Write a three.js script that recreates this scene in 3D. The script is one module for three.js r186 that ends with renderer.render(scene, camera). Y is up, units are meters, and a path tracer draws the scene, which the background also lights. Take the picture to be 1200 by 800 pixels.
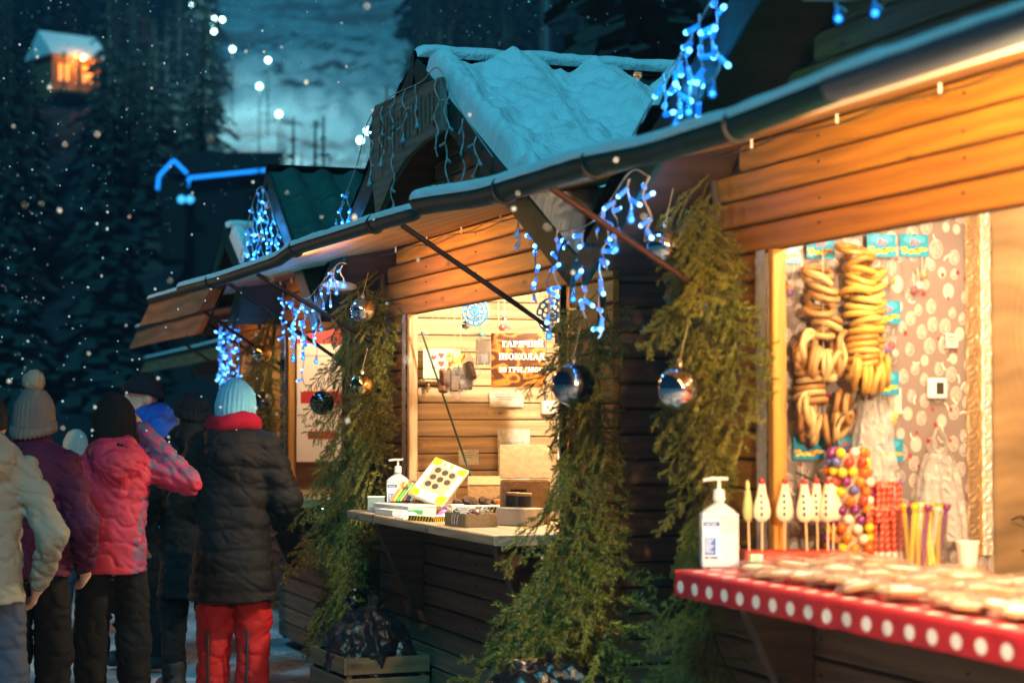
import * as THREE from 'three';
import { mergeGeometries, mergeVertices } from 'three/addons/utils/BufferGeometryUtils.js';
import { RoundedBoxGeometry } from 'three/addons/geometries/RoundedBoxGeometry.js';
import { RectAreaLightUniformsLib } from 'three/addons/lights/RectAreaLightUniformsLib.js';
import { ImprovedNoise } from 'three/addons/math/ImprovedNoise.js';

// ---------- camera, sky, moonlit key, exposure ----------
RectAreaLightUniformsLib.init();
const scene = new THREE.Scene();
const camera = new THREE.PerspectiveCamera(19.73, 1.5, 0.1, 900);
camera.position.set(-2.945, 1.54, 5.923);
camera.lookAt(-2.945 + 0.32825, 1.54 + 0.0391, 5.923 - 0.94378);
camera.focus = 9.4;
camera.userData.fStop = 2.2;
const renderer = new THREE.WebGLRenderer();
renderer.toneMapping = THREE.LinearToneMapping;
renderer.toneMappingExposure = 1.0;
renderer.shadowMap.enabled = true;
{
  const w = 64, h = 32, d = new Float32Array(w * h * 4);
  for (let j = 0; j < h; j++) for (let i = 0; i < w; i++) {
    const e = (j + 0.5) / h * 2 - 1, k = (j * w + i) * 4, u = Math.max(0, e);
    d[k] = 0.003 - 0.001 * u; d[k + 1] = 0.015 - 0.004 * u; d[k + 2] = 0.036 - 0.008 * u; d[k + 3] = 1;
  }
  const t = new THREE.DataTexture(d, w, h, THREE.RGBAFormat, THREE.FloatType);
  t.mapping = THREE.EquirectangularReflectionMapping; t.magFilter = THREE.LinearFilter; t.needsUpdate = true;
  scene.background = t; scene.environment = t;
}
const moon = new THREE.DirectionalLight(new THREE.Color().setRGB(0.085, 0.62, 0.86), 2.15);
moon.position.set(-7, 13, 8); moon.target.position.set(0, 1, -4); scene.add(moon, moon.target);
moon.castShadow = true; moon.shadow.radius = 14;
Object.assign(moon.shadow.camera, { left: -20, right: 20, top: 20, bottom: -20, far: 80 });

// ---------- helpers ----------
let seed = 7;
const rnd = () => { seed = (seed + 0x6D2B79F5) | 0; let t = Math.imul(seed ^ (seed >>> 15), 1 | seed); t = (t + Math.imul(t ^ (t >>> 7), 61 | t)) ^ t; return ((t ^ (t >>> 14)) >>> 0) / 4294967296; };
const rr = (a, b) => a + (b - a) * rnd();
const pick = (a) => a[Math.floor(rnd() * a.length)];
const V = (x, y, z) => new THREE.Vector3(x, y, z);
const lin = (r, g, b) => new THREE.Color().setRGB(r, g, b);
const PN = new ImprovedNoise(), noise = (x, y, z = 0) => PN.noise(x, y, z);
const fbm = (x, y, z = 0) => noise(x, y, z) + 0.5 * noise(x * 2.1, y * 2.1, z * 2.1 + 5) + 0.25 * noise(x * 4.3, y * 4.3, z * 4.3 + 9);
const taken = new Set();
const numbered = (n) => { let m = n, k = 1; while (taken.has(m)) m = `${n}_${String(k++).padStart(3, '0')}`; taken.add(m); return m; };
function tag(o, label, category, group, kind) {
  o.userData.label = label; if (category) o.userData.category = category; if (group) o.userData.group = group; if (kind) o.userData.kind = kind; return o;
}
function thing(name, label, category, [x, y, z] = [0, 0, 0], turn = 0, group) {
  const o = new THREE.Group(); o.name = numbered(name); o.position.set(x, y, z); o.rotation.y = turn; scene.add(o); return tag(o, label, category, group);
}
function sub(name, parent, [x, y, z] = [0, 0, 0], turn = 0) { const o = new THREE.Group(); o.name = name; o.position.set(x, y, z); o.rotation.y = turn; parent.add(o); return o; }
function put(name, geo, m, parent, pos, rot) {
  const o = new THREE.Mesh(geo, m); o.name = parent ? name : numbered(name); o.castShadow = o.receiveShadow = true;
  if (pos) o.position.set(...pos); if (rot) o.rotation.set(...rot); (parent || scene).add(o); return o;
}
const struct = (name, geo, m, label) => { const o = put(name, geo, m); o.userData.kind = 'structure'; if (label) o.userData.label = label; return o; };
const M = (o) => { const { phys, ...p } = o; return phys ? new THREE.MeshPhysicalMaterial(p) : new THREE.MeshStandardMaterial(p); };
function dataTex(n, m, fn, srgb = true) {          // fn(u, v) -> grey or [r, g, b] in 0..1
  const d = new Uint8Array(n * m * 4);
  for (let j = 0; j < m; j++) for (let i = 0; i < n; i++) {
    let c = fn(i / n, j / m); if (!Array.isArray(c)) c = [c, c, c]; const k = (j * n + i) * 4;
    for (let q = 0; q < 3; q++) d[k + q] = Math.max(0, Math.min(255, c[q] * 255)); d[k + 3] = 255;
  }
  const t = new THREE.DataTexture(d, n, m); t.wrapS = t.wrapT = THREE.RepeatWrapping; t.magFilter = THREE.LinearFilter; if (srgb) t.colorSpace = THREE.SRGBColorSpace; t.needsUpdate = true; return t;
}
function canvasTex(w, h, draw) {
  const c = document.createElement('canvas'); c.width = w; c.height = h; const g = c.getContext('2d'); draw(g, w, h);
  const t = new THREE.CanvasTexture(c); t.colorSpace = THREE.SRGBColorSpace; t.wrapS = t.wrapT = THREE.RepeatWrapping; return t;
}
const rep = (t, a, b) => { const c = t.clone(); c.repeat.set(a, b); c.needsUpdate = true; return c; };
// noise that repeats over the unit square: sample on two circles blended
const tileN = (u, v, fu, fv, o = 0) => {
  const a = noise(u * fu, v * fv, o), b = noise((u - 1) * fu, v * fv, o), c = noise(u * fu, (v - 1) * fv, o), d = noise((u - 1) * fu, (v - 1) * fv, o);
  return (a * (1 - u) + b * u) * (1 - v) + (c * (1 - u) + d * u) * v;
};
function bake(g, mat) { g.applyMatrix4(mat); return g; }
const moved = (g, x, y, z, rx = 0, ry = 0, rz = 0, s = 1) => bake(g.clone(), new THREE.Matrix4().compose(V(x, y, z), new THREE.Quaternion().setFromEuler(new THREE.Euler(rx, ry, rz)), Array.isArray(s) ? V(...s) : V(s, s, s)));
const plain = (g) => { const q = g.index ? g.toNonIndexed() : g; for (const k of Object.keys(q.attributes)) if (!['position', 'normal', 'uv'].includes(k)) q.deleteAttribute(k); if (!q.attributes.uv) q.setAttribute('uv', new THREE.BufferAttribute(new Float32Array(q.attributes.position.count * 2), 2)); return q; };
const merged = (list) => mergeGeometries(list.map(plain));
const smooth = (g) => { g.deleteAttribute('normal'); g.deleteAttribute('uv'); const q = mergeVertices(g, 1e-5); q.computeVertexNormals(); const P = q.attributes.position, uv = new Float32Array(P.count * 2); for (let i = 0; i < P.count; i++) { uv[i * 2] = P.getX(i) + P.getZ(i) * 0.8; uv[i * 2 + 1] = P.getY(i); } q.setAttribute('uv', new THREE.BufferAttribute(uv, 2)); return q; };
const cyl = (r0, r1, h, n = 12, open = false) => new THREE.CylinderGeometry(r0, r1, h, n, 1, open);
const sph = (r, a = 16, b = 12) => new THREE.SphereGeometry(r, a, b);
const rbox = (w, h, d, r = 0.006, s = 2) => new RoundedBoxGeometry(w, h, d, s, r);
function bar(a, b, r0, r1 = r0, n = 8) {           // a rod from a to b
  const d = b.clone().sub(a), g = cyl(r1, r0, d.length(), n);
  return bake(g, new THREE.Matrix4().compose(a.clone().add(b).multiplyScalar(0.5), new THREE.Quaternion().setFromUnitVectors(V(0, 1, 0), d.clone().normalize()), V(1, 1, 1)));
}
const tube = (pts, r, seg = 40, n = 6) => new THREE.TubeGeometry(new THREE.CatmullRomCurve3(pts), seg, r, n);
// chamfered board along z (length l), height h along y, thickness t along x; uv in metres with its own offset
function board(l, h, t, c = 0.006, off = rnd() * 7, bow = 0) {
  const y = h / 2, x = t / 2, s = [[-x, -y + c], [-x, y - c], [-x + c, y], [x - c, y], [x, y - c], [x, -y + c], [x - c, -y], [-x + c, -y]].reverse();
  const N = s.length, pos = [], nor = [], uv = []; let run = 0;
  for (let i = 0; i < N; i++) {
    const [x0, y0] = s[i], [x1, y1] = s[(i + 1) % N], L = Math.hypot(x1 - x0, y1 - y0), nx = (y1 - y0) / L, ny = -(x1 - x0) / L;
    const q = [[x0, y0, -l / 2, 0], [x1, y1, -l / 2, 1], [x1, y1, l / 2, 1], [x0, y0, -l / 2, 0], [x1, y1, l / 2, 1], [x0, y0, l / 2, 0]];
    for (const [px, py, pz, e] of q) { pos.push(px, py, pz); nor.push(nx, ny, 0); uv.push(off + pz, off * 1.7 + run + e * L); }
    run += L;
  }
  for (const e of [-1, 1]) for (let i = 1; i < N - 1; i++) {
    const tri = e > 0 ? [0, i, i + 1] : [0, i + 1, i];
    for (const k of tri) { pos.push(s[k][0], s[k][1], e * l / 2); nor.push(0, 0, e); uv.push(s[k][1] + off, s[k][0] * 0.3 + off); }
  }
  const g = new THREE.BufferGeometry(); g.setAttribute('position', new THREE.Float32BufferAttribute(pos, 3)); g.setAttribute('normal', new THREE.Float32BufferAttribute(nor, 3)); g.setAttribute('uv', new THREE.Float32BufferAttribute(uv, 2));
  return g;
}
// flat outline in (z, y) extruded along x by t
function cutout(pts, t, bevel = 0.004) {
  const s = new THREE.Shape(pts.map(([a, b]) => new THREE.Vector2(a, b)));
  const g = new THREE.ExtrudeGeometry(s, { depth: t, bevelEnabled: bevel > 0, bevelSize: bevel, bevelThickness: bevel, bevelSegments: 1 });
  return bake(g, new THREE.Matrix4().makeBasis(V(0, 0, 1), V(0, 1, 0), V(-1, 0, 0)));
}
function grid(nu, nv, fn) {                        // fn(u, v) -> [x, y, z, tu, tv]
  const pos = [], uv = [], idx = [];
  for (let j = 0; j <= nv; j++) for (let i = 0; i <= nu; i++) { const p = fn(i / nu, j / nv); pos.push(p[0], p[1], p[2]); uv.push(p[3] ?? i / nu, p[4] ?? j / nv); }
  for (let j = 0; j < nv; j++) for (let i = 0; i < nu; i++) { const a = j * (nu + 1) + i, b = a + 1, c = a + nu + 1, d = c + 1; idx.push(a, b, d, a, d, c); }
  const g = new THREE.BufferGeometry(); g.setAttribute('position', new THREE.Float32BufferAttribute(pos, 3)); g.setAttribute('uv', new THREE.Float32BufferAttribute(uv, 2)); g.setIndex(idx); g.computeVertexNormals(); return g;
}
const mbox = (w, h, d) => { const g = new THREE.BoxGeometry(w, h, d), U = g.attributes.uv, N = g.attributes.normal; for (let i = 0; i < U.count; i++) { const ax = Math.abs(N.getX(i)) > 0.5, ay = Math.abs(N.getY(i)) > 0.5; U.setXY(i, U.getX(i) * (ax ? d : w), U.getY(i) * (ay ? d : h)); } return g; };
function lathe(pts, n = 20) { return new THREE.LatheGeometry(pts.map(([r, y]) => new THREE.Vector2(r, y)), n); }

// ---------- textures and materials ----------
const woodTex = dataTex(512, 512, (u, v) => {
  const warp = tileN(u, v, 3, 5, 3) * 0.05 + tileN(u, v, 2, 2, 8) * 0.08, w = v + warp;
  let g = 0.84 + 0.09 * tileN(u, w, 3, 46, 1) + 0.10 * tileN(u, w, 5, 90, 2) + 0.10 * tileN(u, v, 4, 5, 6) + 0.06 * Math.sin(w * 70 + 6 * tileN(u, v, 2, 3, 4));
  for (const [a, b, r] of [[0.23, 0.31, 0.02], [0.71, 0.77, 0.015], [0.52, 0.12, 0.013], [0.9, 0.55, 0.017]]) { const d = Math.hypot((u - a) * 0.7, v - b); g -= 0.4 * Math.exp(-((d / r) ** 2)) + 0.07 * Math.cos(d * 260) * Math.exp(-d / 0.05); }
  return [g, g * 0.965, g * 0.92];
});
const woodBump = dataTex(512, 512, (u, v) => 0.5 + 0.3 * tileN(u, v + tileN(u, v, 3, 5, 3) * 0.05, 4, 70, 1) + 0.2 * tileN(u, v, 20, 60, 2), false);
const crumple = dataTex(256, 256, (u, v) => { let a = 0; for (let k = 1; k < 5; k++) a += Math.abs(tileN(u, v, 5 * k, 5 * k, k * 3)) / k; return 0.2 + a * 0.6; }, false);
const clothBump = dataTex(256, 256, (u, v) => 0.5 + 0.22 * Math.sin(u * 402) * Math.sin(v * 402) + 0.25 * tileN(u, v, 30, 30, 2) + 0.3 * tileN(u, v, 8, 8, 4), false);
const snowBump = dataTex(512, 512, (u, v) => 0.5 + 0.35 * tileN(u, v, 22, 22, 1) + 0.25 * tileN(u, v, 60, 60, 2) + 0.2 * tileN(u, v, 120, 120, 5), false);
const blotch = dataTex(256, 256, (u, v) => { const g = 0.86 + 0.16 * tileN(u, v, 6, 6, 1) + 0.12 * tileN(u, v, 17, 17, 3) + 0.08 * tileN(u, v, 50, 50, 4); return g; });
const wood = (r, g, b, rough = 0.6, su = 0.8, sv = 1.6, bs = 0.0016) => M({ color: lin(r, g, b), map: rep(woodTex, su, sv), bumpMap: rep(woodBump, su, sv), bumpScale: bs, roughness: rough });
const mat = {
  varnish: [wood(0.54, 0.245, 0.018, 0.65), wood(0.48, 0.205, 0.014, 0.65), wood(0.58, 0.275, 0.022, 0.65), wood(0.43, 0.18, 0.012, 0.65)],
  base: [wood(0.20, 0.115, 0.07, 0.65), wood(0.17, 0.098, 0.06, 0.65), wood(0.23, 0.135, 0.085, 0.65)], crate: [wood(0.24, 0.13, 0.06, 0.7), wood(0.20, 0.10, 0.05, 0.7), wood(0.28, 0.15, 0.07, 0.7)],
  raw: [wood(0.72, 0.57, 0.39, 0.7), wood(0.67, 0.51, 0.33, 0.7), wood(0.76, 0.62, 0.44, 0.7)],
  dark: [wood(0.10, 0.052, 0.028, 0.65), wood(0.082, 0.042, 0.024, 0.65), wood(0.125, 0.066, 0.035, 0.65)],
  ply: wood(0.56, 0.34, 0.10, 0.6, 0.5, 0.7, 0.0008), plyPale: wood(0.50, 0.35, 0.19, 0.65, 0.9, 0.35, 0.0006), valance: wood(0.50, 0.20, 0.09, 0.7, 0.5, 0.7), plyRed: wood(0.42, 0.17, 0.07, 0.6, 0.5, 0.7), counter: wood(0.47, 0.36, 0.24, 0.6),
  greyWood: wood(0.24, 0.22, 0.20, 0.8, 0.8, 2.0, 0.003), strip: wood(0.62, 0.33, 0.06, 0.5),
  greenMetal: M({ phys: 1, specularIntensity: 0.3, color: lin(0.016, 0.07, 0.064), roughness: 0.6, metalness: 0.0, map: blotch }),
  tileGreen: M({ phys: 1, specularIntensity: 0.6, color: lin(0.032, 0.13, 0.115), roughness: 0.45, map: blotch }),
  greyMetal: M({ color: lin(0.17, 0.19, 0.21), roughness: 0.4, metalness: 0.7 }),
  iron: M({ color: lin(0.035, 0.028, 0.026), roughness: 0.6, metalness: 0.5, map: blotch }), rust: M({ color: lin(0.11, 0.035, 0.02), roughness: 0.7, metalness: 0.3, map: blotch }),
  snow: M({ color: lin(0.84, 0.86, 0.88), roughness: 0.9, bumpMap: rep(snowBump, 1.6, 1.6), bumpScale: 0.011 }),
  foil: M({ color: lin(0.80, 0.77, 0.72), metalness: 0.6, roughness: 0.28, bumpMap: rep(crumple, 9, 9), bumpScale: 0.012 }),
  foilBrown: M({ color: lin(0.42, 0.30, 0.19), metalness: 0.7, roughness: 0.4, bumpMap: rep(crumple, 9, 9), bumpScale: 0.008 }),
  black: M({ color: lin(0.012, 0.012, 0.013), roughness: 0.7 }), white: M({ color: lin(0.78, 0.77, 0.74), roughness: 0.55 }),
  paper: M({ color: lin(0.80, 0.78, 0.74), roughness: 0.8, map: blotch }), kraft: M({ color: lin(0.42, 0.26, 0.12), roughness: 0.8, map: blotch }),
  chrome: M({ color: lin(0.80, 0.80, 0.81), metalness: 1, roughness: 0.08 }), goldBall: M({ color: lin(0.75, 0.55, 0.22), metalness: 1, roughness: 0.1 }),
  brass: M({ color: lin(0.5, 0.42, 0.3), metalness: 1, roughness: 0.35 }),
  film: M({ phys: 1, color: lin(0.97, 0.97, 0.98), transmission: 0.93, thickness: 0, roughness: 0.12, ior: 1.45, bumpMap: rep(crumple, 3, 3), bumpScale: 0.02 }),
  bagfilm: M({ phys: 1, color: lin(0.9, 0.9, 0.92), transmission: 0.62, thickness: 0, roughness: 0.35, ior: 1.45, bumpMap: rep(crumple, 2, 2), bumpScale: 0.03 }),
  wire: M({ color: lin(0.42, 0.38, 0.38), roughness: 0.5 }), darkWire: M({ color: lin(0.06, 0.04, 0.03), roughness: 0.6 }), cord: M({ color: lin(0.012, 0.012, 0.012), roughness: 0.5 }), string: M({ color: lin(0.55, 0.42, 0.24), roughness: 0.9 }),
  ledBody: M({ color: lin(0.15, 0.45, 0.9), emissive: lin(0.0, 0.17, 1.0), emissiveIntensity: 1.0, roughness: 0.3 }),
  ledTip: M({ color: lin(0.8, 0.9, 1), emissive: lin(0.12, 0.52, 1.0), emissiveIntensity: 4.0, roughness: 0.3 }),
  ledDrop: M({ phys: 1, color: lin(0.25, 0.6, 1.0), transmission: 0.75, thickness: 0, roughness: 0.15, emissive: lin(0.0, 0.22, 0.9), emissiveIntensity: 0.45 }),
  ledOff: M({ color: lin(0.25, 0.32, 0.36), roughness: 0.3 }),
  bulbWarm: M({ color: lin(1, 0.85, 0.6), emissive: lin(1, 0.62, 0.26), emissiveIntensity: 12, roughness: 0.4 }),
};
mat.addedStrip = M({ color: lin(1, 0.85, 0.6), emissive: lin(1, 0.62, 0.26), emissiveIntensity: 0.4, roughness: 0.5 });  // glow of the strips added behind the awning tubes
const cloth = (r, g, b, rough = 0.85, bs = 0.003, s = 6) => M({ phys: 1, specularIntensity: 0.35, color: lin(r, g, b), roughness: rough, bumpMap: rep(clothBump, s, s), bumpScale: bs });
// ---------- ground, hill, forest, far things ----------
{
  const g = grid(140, 140, (u, v) => { const x = -160 + 320 * u, z = 40 - 240 * v, r = Math.hypot(x, z); return [x, -0.02 + 0.02 * noise(x * 0.7, z * 0.7) * Math.min(1, r / 20), z, x, z]; });
  const t = dataTex(512, 512, (u, v) => { const n = tileN(u, v, 7, 7, 1) + 0.6 * tileN(u, v, 22, 22, 2) + 0.4 * tileN(u, v, 60, 60, 3), k = Math.max(0, Math.min(1, 0.5 + n * 0.9)); return [0.40 + 0.42 * k, 0.40 + 0.43 * k, 0.41 + 0.45 * k]; });
  struct('ground', g, M({ map: rep(t, 0.18, 0.18), roughness: 0.85, bumpMap: rep(snowBump, 0.5, 0.5), bumpScale: 0.05 }), 'trodden snow underfoot');
}
const hillY = (x, z) => { const D = (x + 2.945) * 0.3285 - (z - 5.92) * 0.9445; return D < 45 ? 0 : (D - 45) * 0.33 + 1.4 * noise(x * 0.05, z * 0.05) * Math.min(1, (D - 45) / 10); };
// hill in a frame turned along the view
const fw = [0.3285, -0.9445], rt = [0.9445, 0.3285];
const onHill = (l, D, up = 0) => { const x = -2.945 + fw[0] * D + rt[0] * l, z = 5.92 + fw[1] * D + rt[1] * l; return [x, hillY(x, z) + up, z]; };
{
  const g = grid(120, 90, (u, v) => { const D = 44 + 190 * v, l = (u - 0.5) * 220, p = onHill(l, D); p[1] += 0.5 * noise(p[0] * 0.3, p[2] * 0.3) * Math.min(1, v * 20) - (v < 0.01 ? 0.1 : 0); return [...p, p[0], p[2]]; });
  const t = dataTex(256, 256, (u, v) => { const k = Math.max(0, tileN(u, v, 9, 9, 1) + 0.6 * tileN(u, v, 30, 30, 2)); return [0.08 + 0.12 * k, 0.09 + 0.13 * k, 0.10 + 0.15 * k]; });
  struct('hill', g, M({ map: rep(t, 0.06, 0.06), roughness: 1 }), 'wooded hillside');
  // ski run: a smooth strip of groomed snow
  const edgeL = (D) => -(600 - 250) / 2300 * D + 2.5 * noise(D * 0.06, 3), edgeR = (D) => -(600 - 478) / 2300 * D + 3 * noise(D * 0.05, 9) + 3;
  const p = grid(110, 160, (u, v) => { const D = 52 + 110 * v, l = edgeL(D) + (edgeR(D) - edgeL(D)) * u, q = onHill(l, D), e = Math.min(1, u * 8, (1 - u) * 8); q[1] += 0.55 + 0.8 * fbm(q[0] * 0.10, q[2] * 0.07) * e + 0.3 * Math.abs(noise(q[0] * 0.3, q[2] * 0.3, 4)) * e + 0.3 * noise(q[0] * 1.3, q[2] * 0.8, 2); q[1] += 0.45 * Math.sin(D * 0.42 + 1.5 * noise(q[0] * 0.08, D * 0.05)) * e; if (e < 0.05) q[1] -= 1; return [...q, q[0], q[2]]; });
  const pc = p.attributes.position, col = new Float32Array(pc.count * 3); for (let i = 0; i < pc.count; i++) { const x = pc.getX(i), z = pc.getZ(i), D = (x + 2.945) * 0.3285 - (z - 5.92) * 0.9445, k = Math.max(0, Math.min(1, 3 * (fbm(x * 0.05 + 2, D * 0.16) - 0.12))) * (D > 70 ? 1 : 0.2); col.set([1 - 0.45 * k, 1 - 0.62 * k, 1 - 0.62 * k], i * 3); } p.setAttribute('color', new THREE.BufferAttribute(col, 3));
  const dirt = dataTex(256, 256, (u, v) => { const n = tileN(u, v, 18, 26, 1) + 0.7 * tileN(u, v, 50, 70, 2) + 0.5 * tileN(u, v, 4, 6, 5), k = n > 0.42 ? 0.4 : n > 0.3 ? 0.7 : 1; return [0.62 * k, 0.62 * k, 0.64 * k]; });
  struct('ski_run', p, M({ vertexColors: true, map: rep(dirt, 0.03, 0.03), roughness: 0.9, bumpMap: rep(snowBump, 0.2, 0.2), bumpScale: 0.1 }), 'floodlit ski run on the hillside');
}
// conifers
function firGeo(h, tiers, s) {
  seed = s; const list = [bar(V(0, 0, 0), V(0, h, 0), h * 0.02, h * 0.004, 6)];
  for (let k = 0; k < tiers; k++) {
    const f = k / tiers, y = h * (0.10 + 0.88 * f), r = h * 0.21 * (1 - f) + 0.08, n = Math.max(5, Math.round(11 * (1 - f) + 4));
    for (let i = 0; i < n; i++) {
      const a = (i + rnd()) / n * 6.283, L = r * rr(0.7, 1.15), dr = L * rr(0.25, 0.5), w = L * 0.4, ca = Math.cos(a), sa = Math.sin(a), p = [];
      for (let q = 0; q < 3; q++) { const t0 = q / 3, t1 = (q + 1.25) / 3, W = w * (1 - t0 * 0.6), P = (t, o) => [ca * L * t - sa * o, y - dr * t * t, sa * L * t + ca * o]; const A = P(t0, 0), B = P(t1, W), C = P(t1, -W), D = P(Math.min(1.1, t1 + 0.2), 0); p.push(...A, ...C, ...D, ...A, ...D, ...B); }
      const g = new THREE.BufferGeometry(); g.setAttribute('position', new THREE.Float32BufferAttribute(p, 3)); g.computeVertexNormals(); list.push(g);
    }
  }
  return list;
}
const firMat = M({ color: lin(0.018, 0.028, 0.026), roughness: 0.9 }), trunkMat = M({ color: lin(0.05, 0.035, 0.025), roughness: 0.9 });
{
  const G = merged(firGeo(7, 15, 31)); seed = 5;
  const spots = [];
  for (let k = 0; k < 5000 && spots.length < 1500; k++) {
    const D = rr(48, 190), l = rr(-0.36, 0.36) * D, px = 600 + l / D * 2300; if (px > 243 - (D > 120 ? 10 : 0) && px < 486 && D > 54) continue; if (px > 160 && px < 330 && D < 62) continue; if (px > 35 && px < 120 && D < 98) continue; spots.push([l, D]);
  }
  const im = new THREE.InstancedMesh(G, firMat, spots.length), m = new THREE.Matrix4(), c = new THREE.Color();
  spots.forEach(([l, D], i) => { const s = rr(0.55, 1.15); m.compose(V(...onHill(l, D, -0.3)), new THREE.Quaternion().setFromEuler(new THREE.Euler(0, rnd() * 6, 0)), V(s, s * rr(0.9, 1.2), s)); im.setMatrixAt(i, m); const k = rr(0.6, 1.3); im.setColorAt(i, c.setRGB(k, k, k)); });
  im.name = 'forest'; tag(im, 'dark conifer forest covering the hillside beyond the stalls', null, null, 'stuff'); scene.add(im);
}
function fir(label, pos, h, s, m) { const t = thing('fir_tree', label, 'tree', pos, 0, 'single firs'); const L = firGeo(h, Math.round(12 + h * 1.4), s); put('trunk', L[0], trunkMat, t); put('crown', merged(L.slice(1)), m || firMat, t); return t; }
[[302, 56, 5.2], [352, 58, 4.4], [330, 74, 3.2], [385, 63, 3.5], [455, 60, 4.2]].forEach(([px, D, h], i) => fir(['tall dark fir at the edge of the ski run behind the tiled stall', 'slim fir on the ski run above the tiled roof', 'small fir alone on the lit snow of the ski run', 'short fir low on the ski run beside a glowing lamp', 'dark fir on the far edge of the ski run'][i], onHill((px - 600) / 2300 * D, D, -0.2), h, 40 + i));
fir('pale green fir standing behind the snow-covered stall roof', [6.6, 0, -16.4], 11.5, 61);
fir('broad dark fir rising behind the polka-dot counter stall', [4.6, 0, -5.6], 6.6, 63);
fir('dark fir whose crown shows over the raised shutter tube', [3.6, 0, -1.2], 6.2, 65);
{
  const t = thing('street_lamp', 'tall thin grey lamp pole behind the snowy roof', 'lamp post', [7.35, 0, -22.05]);
  put('pole', bar(V(0, 0, 0), V(0, 9, 0), 0.11, 0.09, 10), mat.greyMetal, t); put('arm', bar(V(0, 8.9, 0), V(-1.2, 9.2, 0), 0.04, 0.04, 8), mat.greyMetal, t); put('lamp_head', rbox(0.6, 0.12, 0.25, 0.04), mat.greyMetal, t, [-1.4, 9.2, 0]);
}
// floodlights of the ski run
const lampGlow = M({ color: lin(0.8, 1, 1), emissive: lin(0.62, 1.0, 0.92), emissiveIntensity: 9 });
[[222, 2, 62], [248, 19, 60], [258, 20, 62], [248, 34, 58], [270, 55, 100], [312, 68, 90], [302, 99, 75], [325, 132, 62], [421, 163, 58], [430, 152, 58]].forEach(([px, py, D0], i) => {
  const ky = (490 - py) / 2300; let D = 12.39 / (0.33 - ky); const l = (px - 600) / 2300 * D, p = onHill(l, D), y = 1.54 + ky * D;
  const t = thing('slope_lamp', 'cool white floodlight on a post along the ski run', 'floodlight', [p[0], p[1] - 0.3, p[2]], 0, 'floodlights along the ski run'), h = y - p[1] + 0.3;
  put('post', bar(V(0, 0, 0), V(0, h, 0), 0.035, 0.025, 6), mat.iron, t); put('lamp_head', sph(0.11, 12, 8), lampGlow, t, [0, h, 0]);
  if ([1, 4, 5, 6, 7, 8].includes(i)) { const L = new THREE.PointLight(lin(0.42, 1.0, 1.0), i > 5 ? 95 : 55); L.position.set(0, h, 0); L.shadow.radius = 9; L.castShadow = true; t.add(L); }
});
// small chalet with an orange-lit porch high in the wood
{
  const D = 97, p = onHill((75 - 600) / 2300 * D, D), t = thing('chalet', 'tiny chalet with orange-lit porch high in the dark wood', 'chalet', p, 0.35), w = wood(0.3, 0.16, 0.07);
  put('wall', rbox(2.6, 2.2, 2, 0.03), w, t, [0, 1.0, 0]); put('roof', cutout([[-1.5, 2.0], [1.5, 2.0], [0, 3.3]], 3.1, 0.02), mat.snow, t, [1.55, 0, 0]); put('porch_floor', rbox(2.8, 0.15, 1.2, 0.02), w, t, [0, 0.1, 1.6]);
  for (const x of [-1.2, -0.4, 0.4, 1.2]) put('porch_post', rbox(0.12, 2, 0.12, 0.02), w, t, [x, 1, 2.1]);
  for (const x of [-0.7, 0.6]) { const wn = put('window', rbox(0.7, 1.0, 0.06, 0.02), mat.dark[0], t, [x, 1.2, 1.01]); put('pane', rbox(0.56, 0.86, 0.05, 0.01), M({ color: lin(1, 0.5, 0.2), emissive: lin(1, 0.30, 0.05), emissiveIntensity: 1.0 }), wn, [0, 0, 0.012]); }
  put('porch_lamp', sph(0.12, 10, 8), mat.bulbWarm, t, [0, 1.9, 1.7]); const L = new THREE.PointLight(lin(1, 0.33, 0.06), 16); L.position.set(0, 1.9, 1.7); L.castShadow = true; t.add(L);
}
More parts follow.
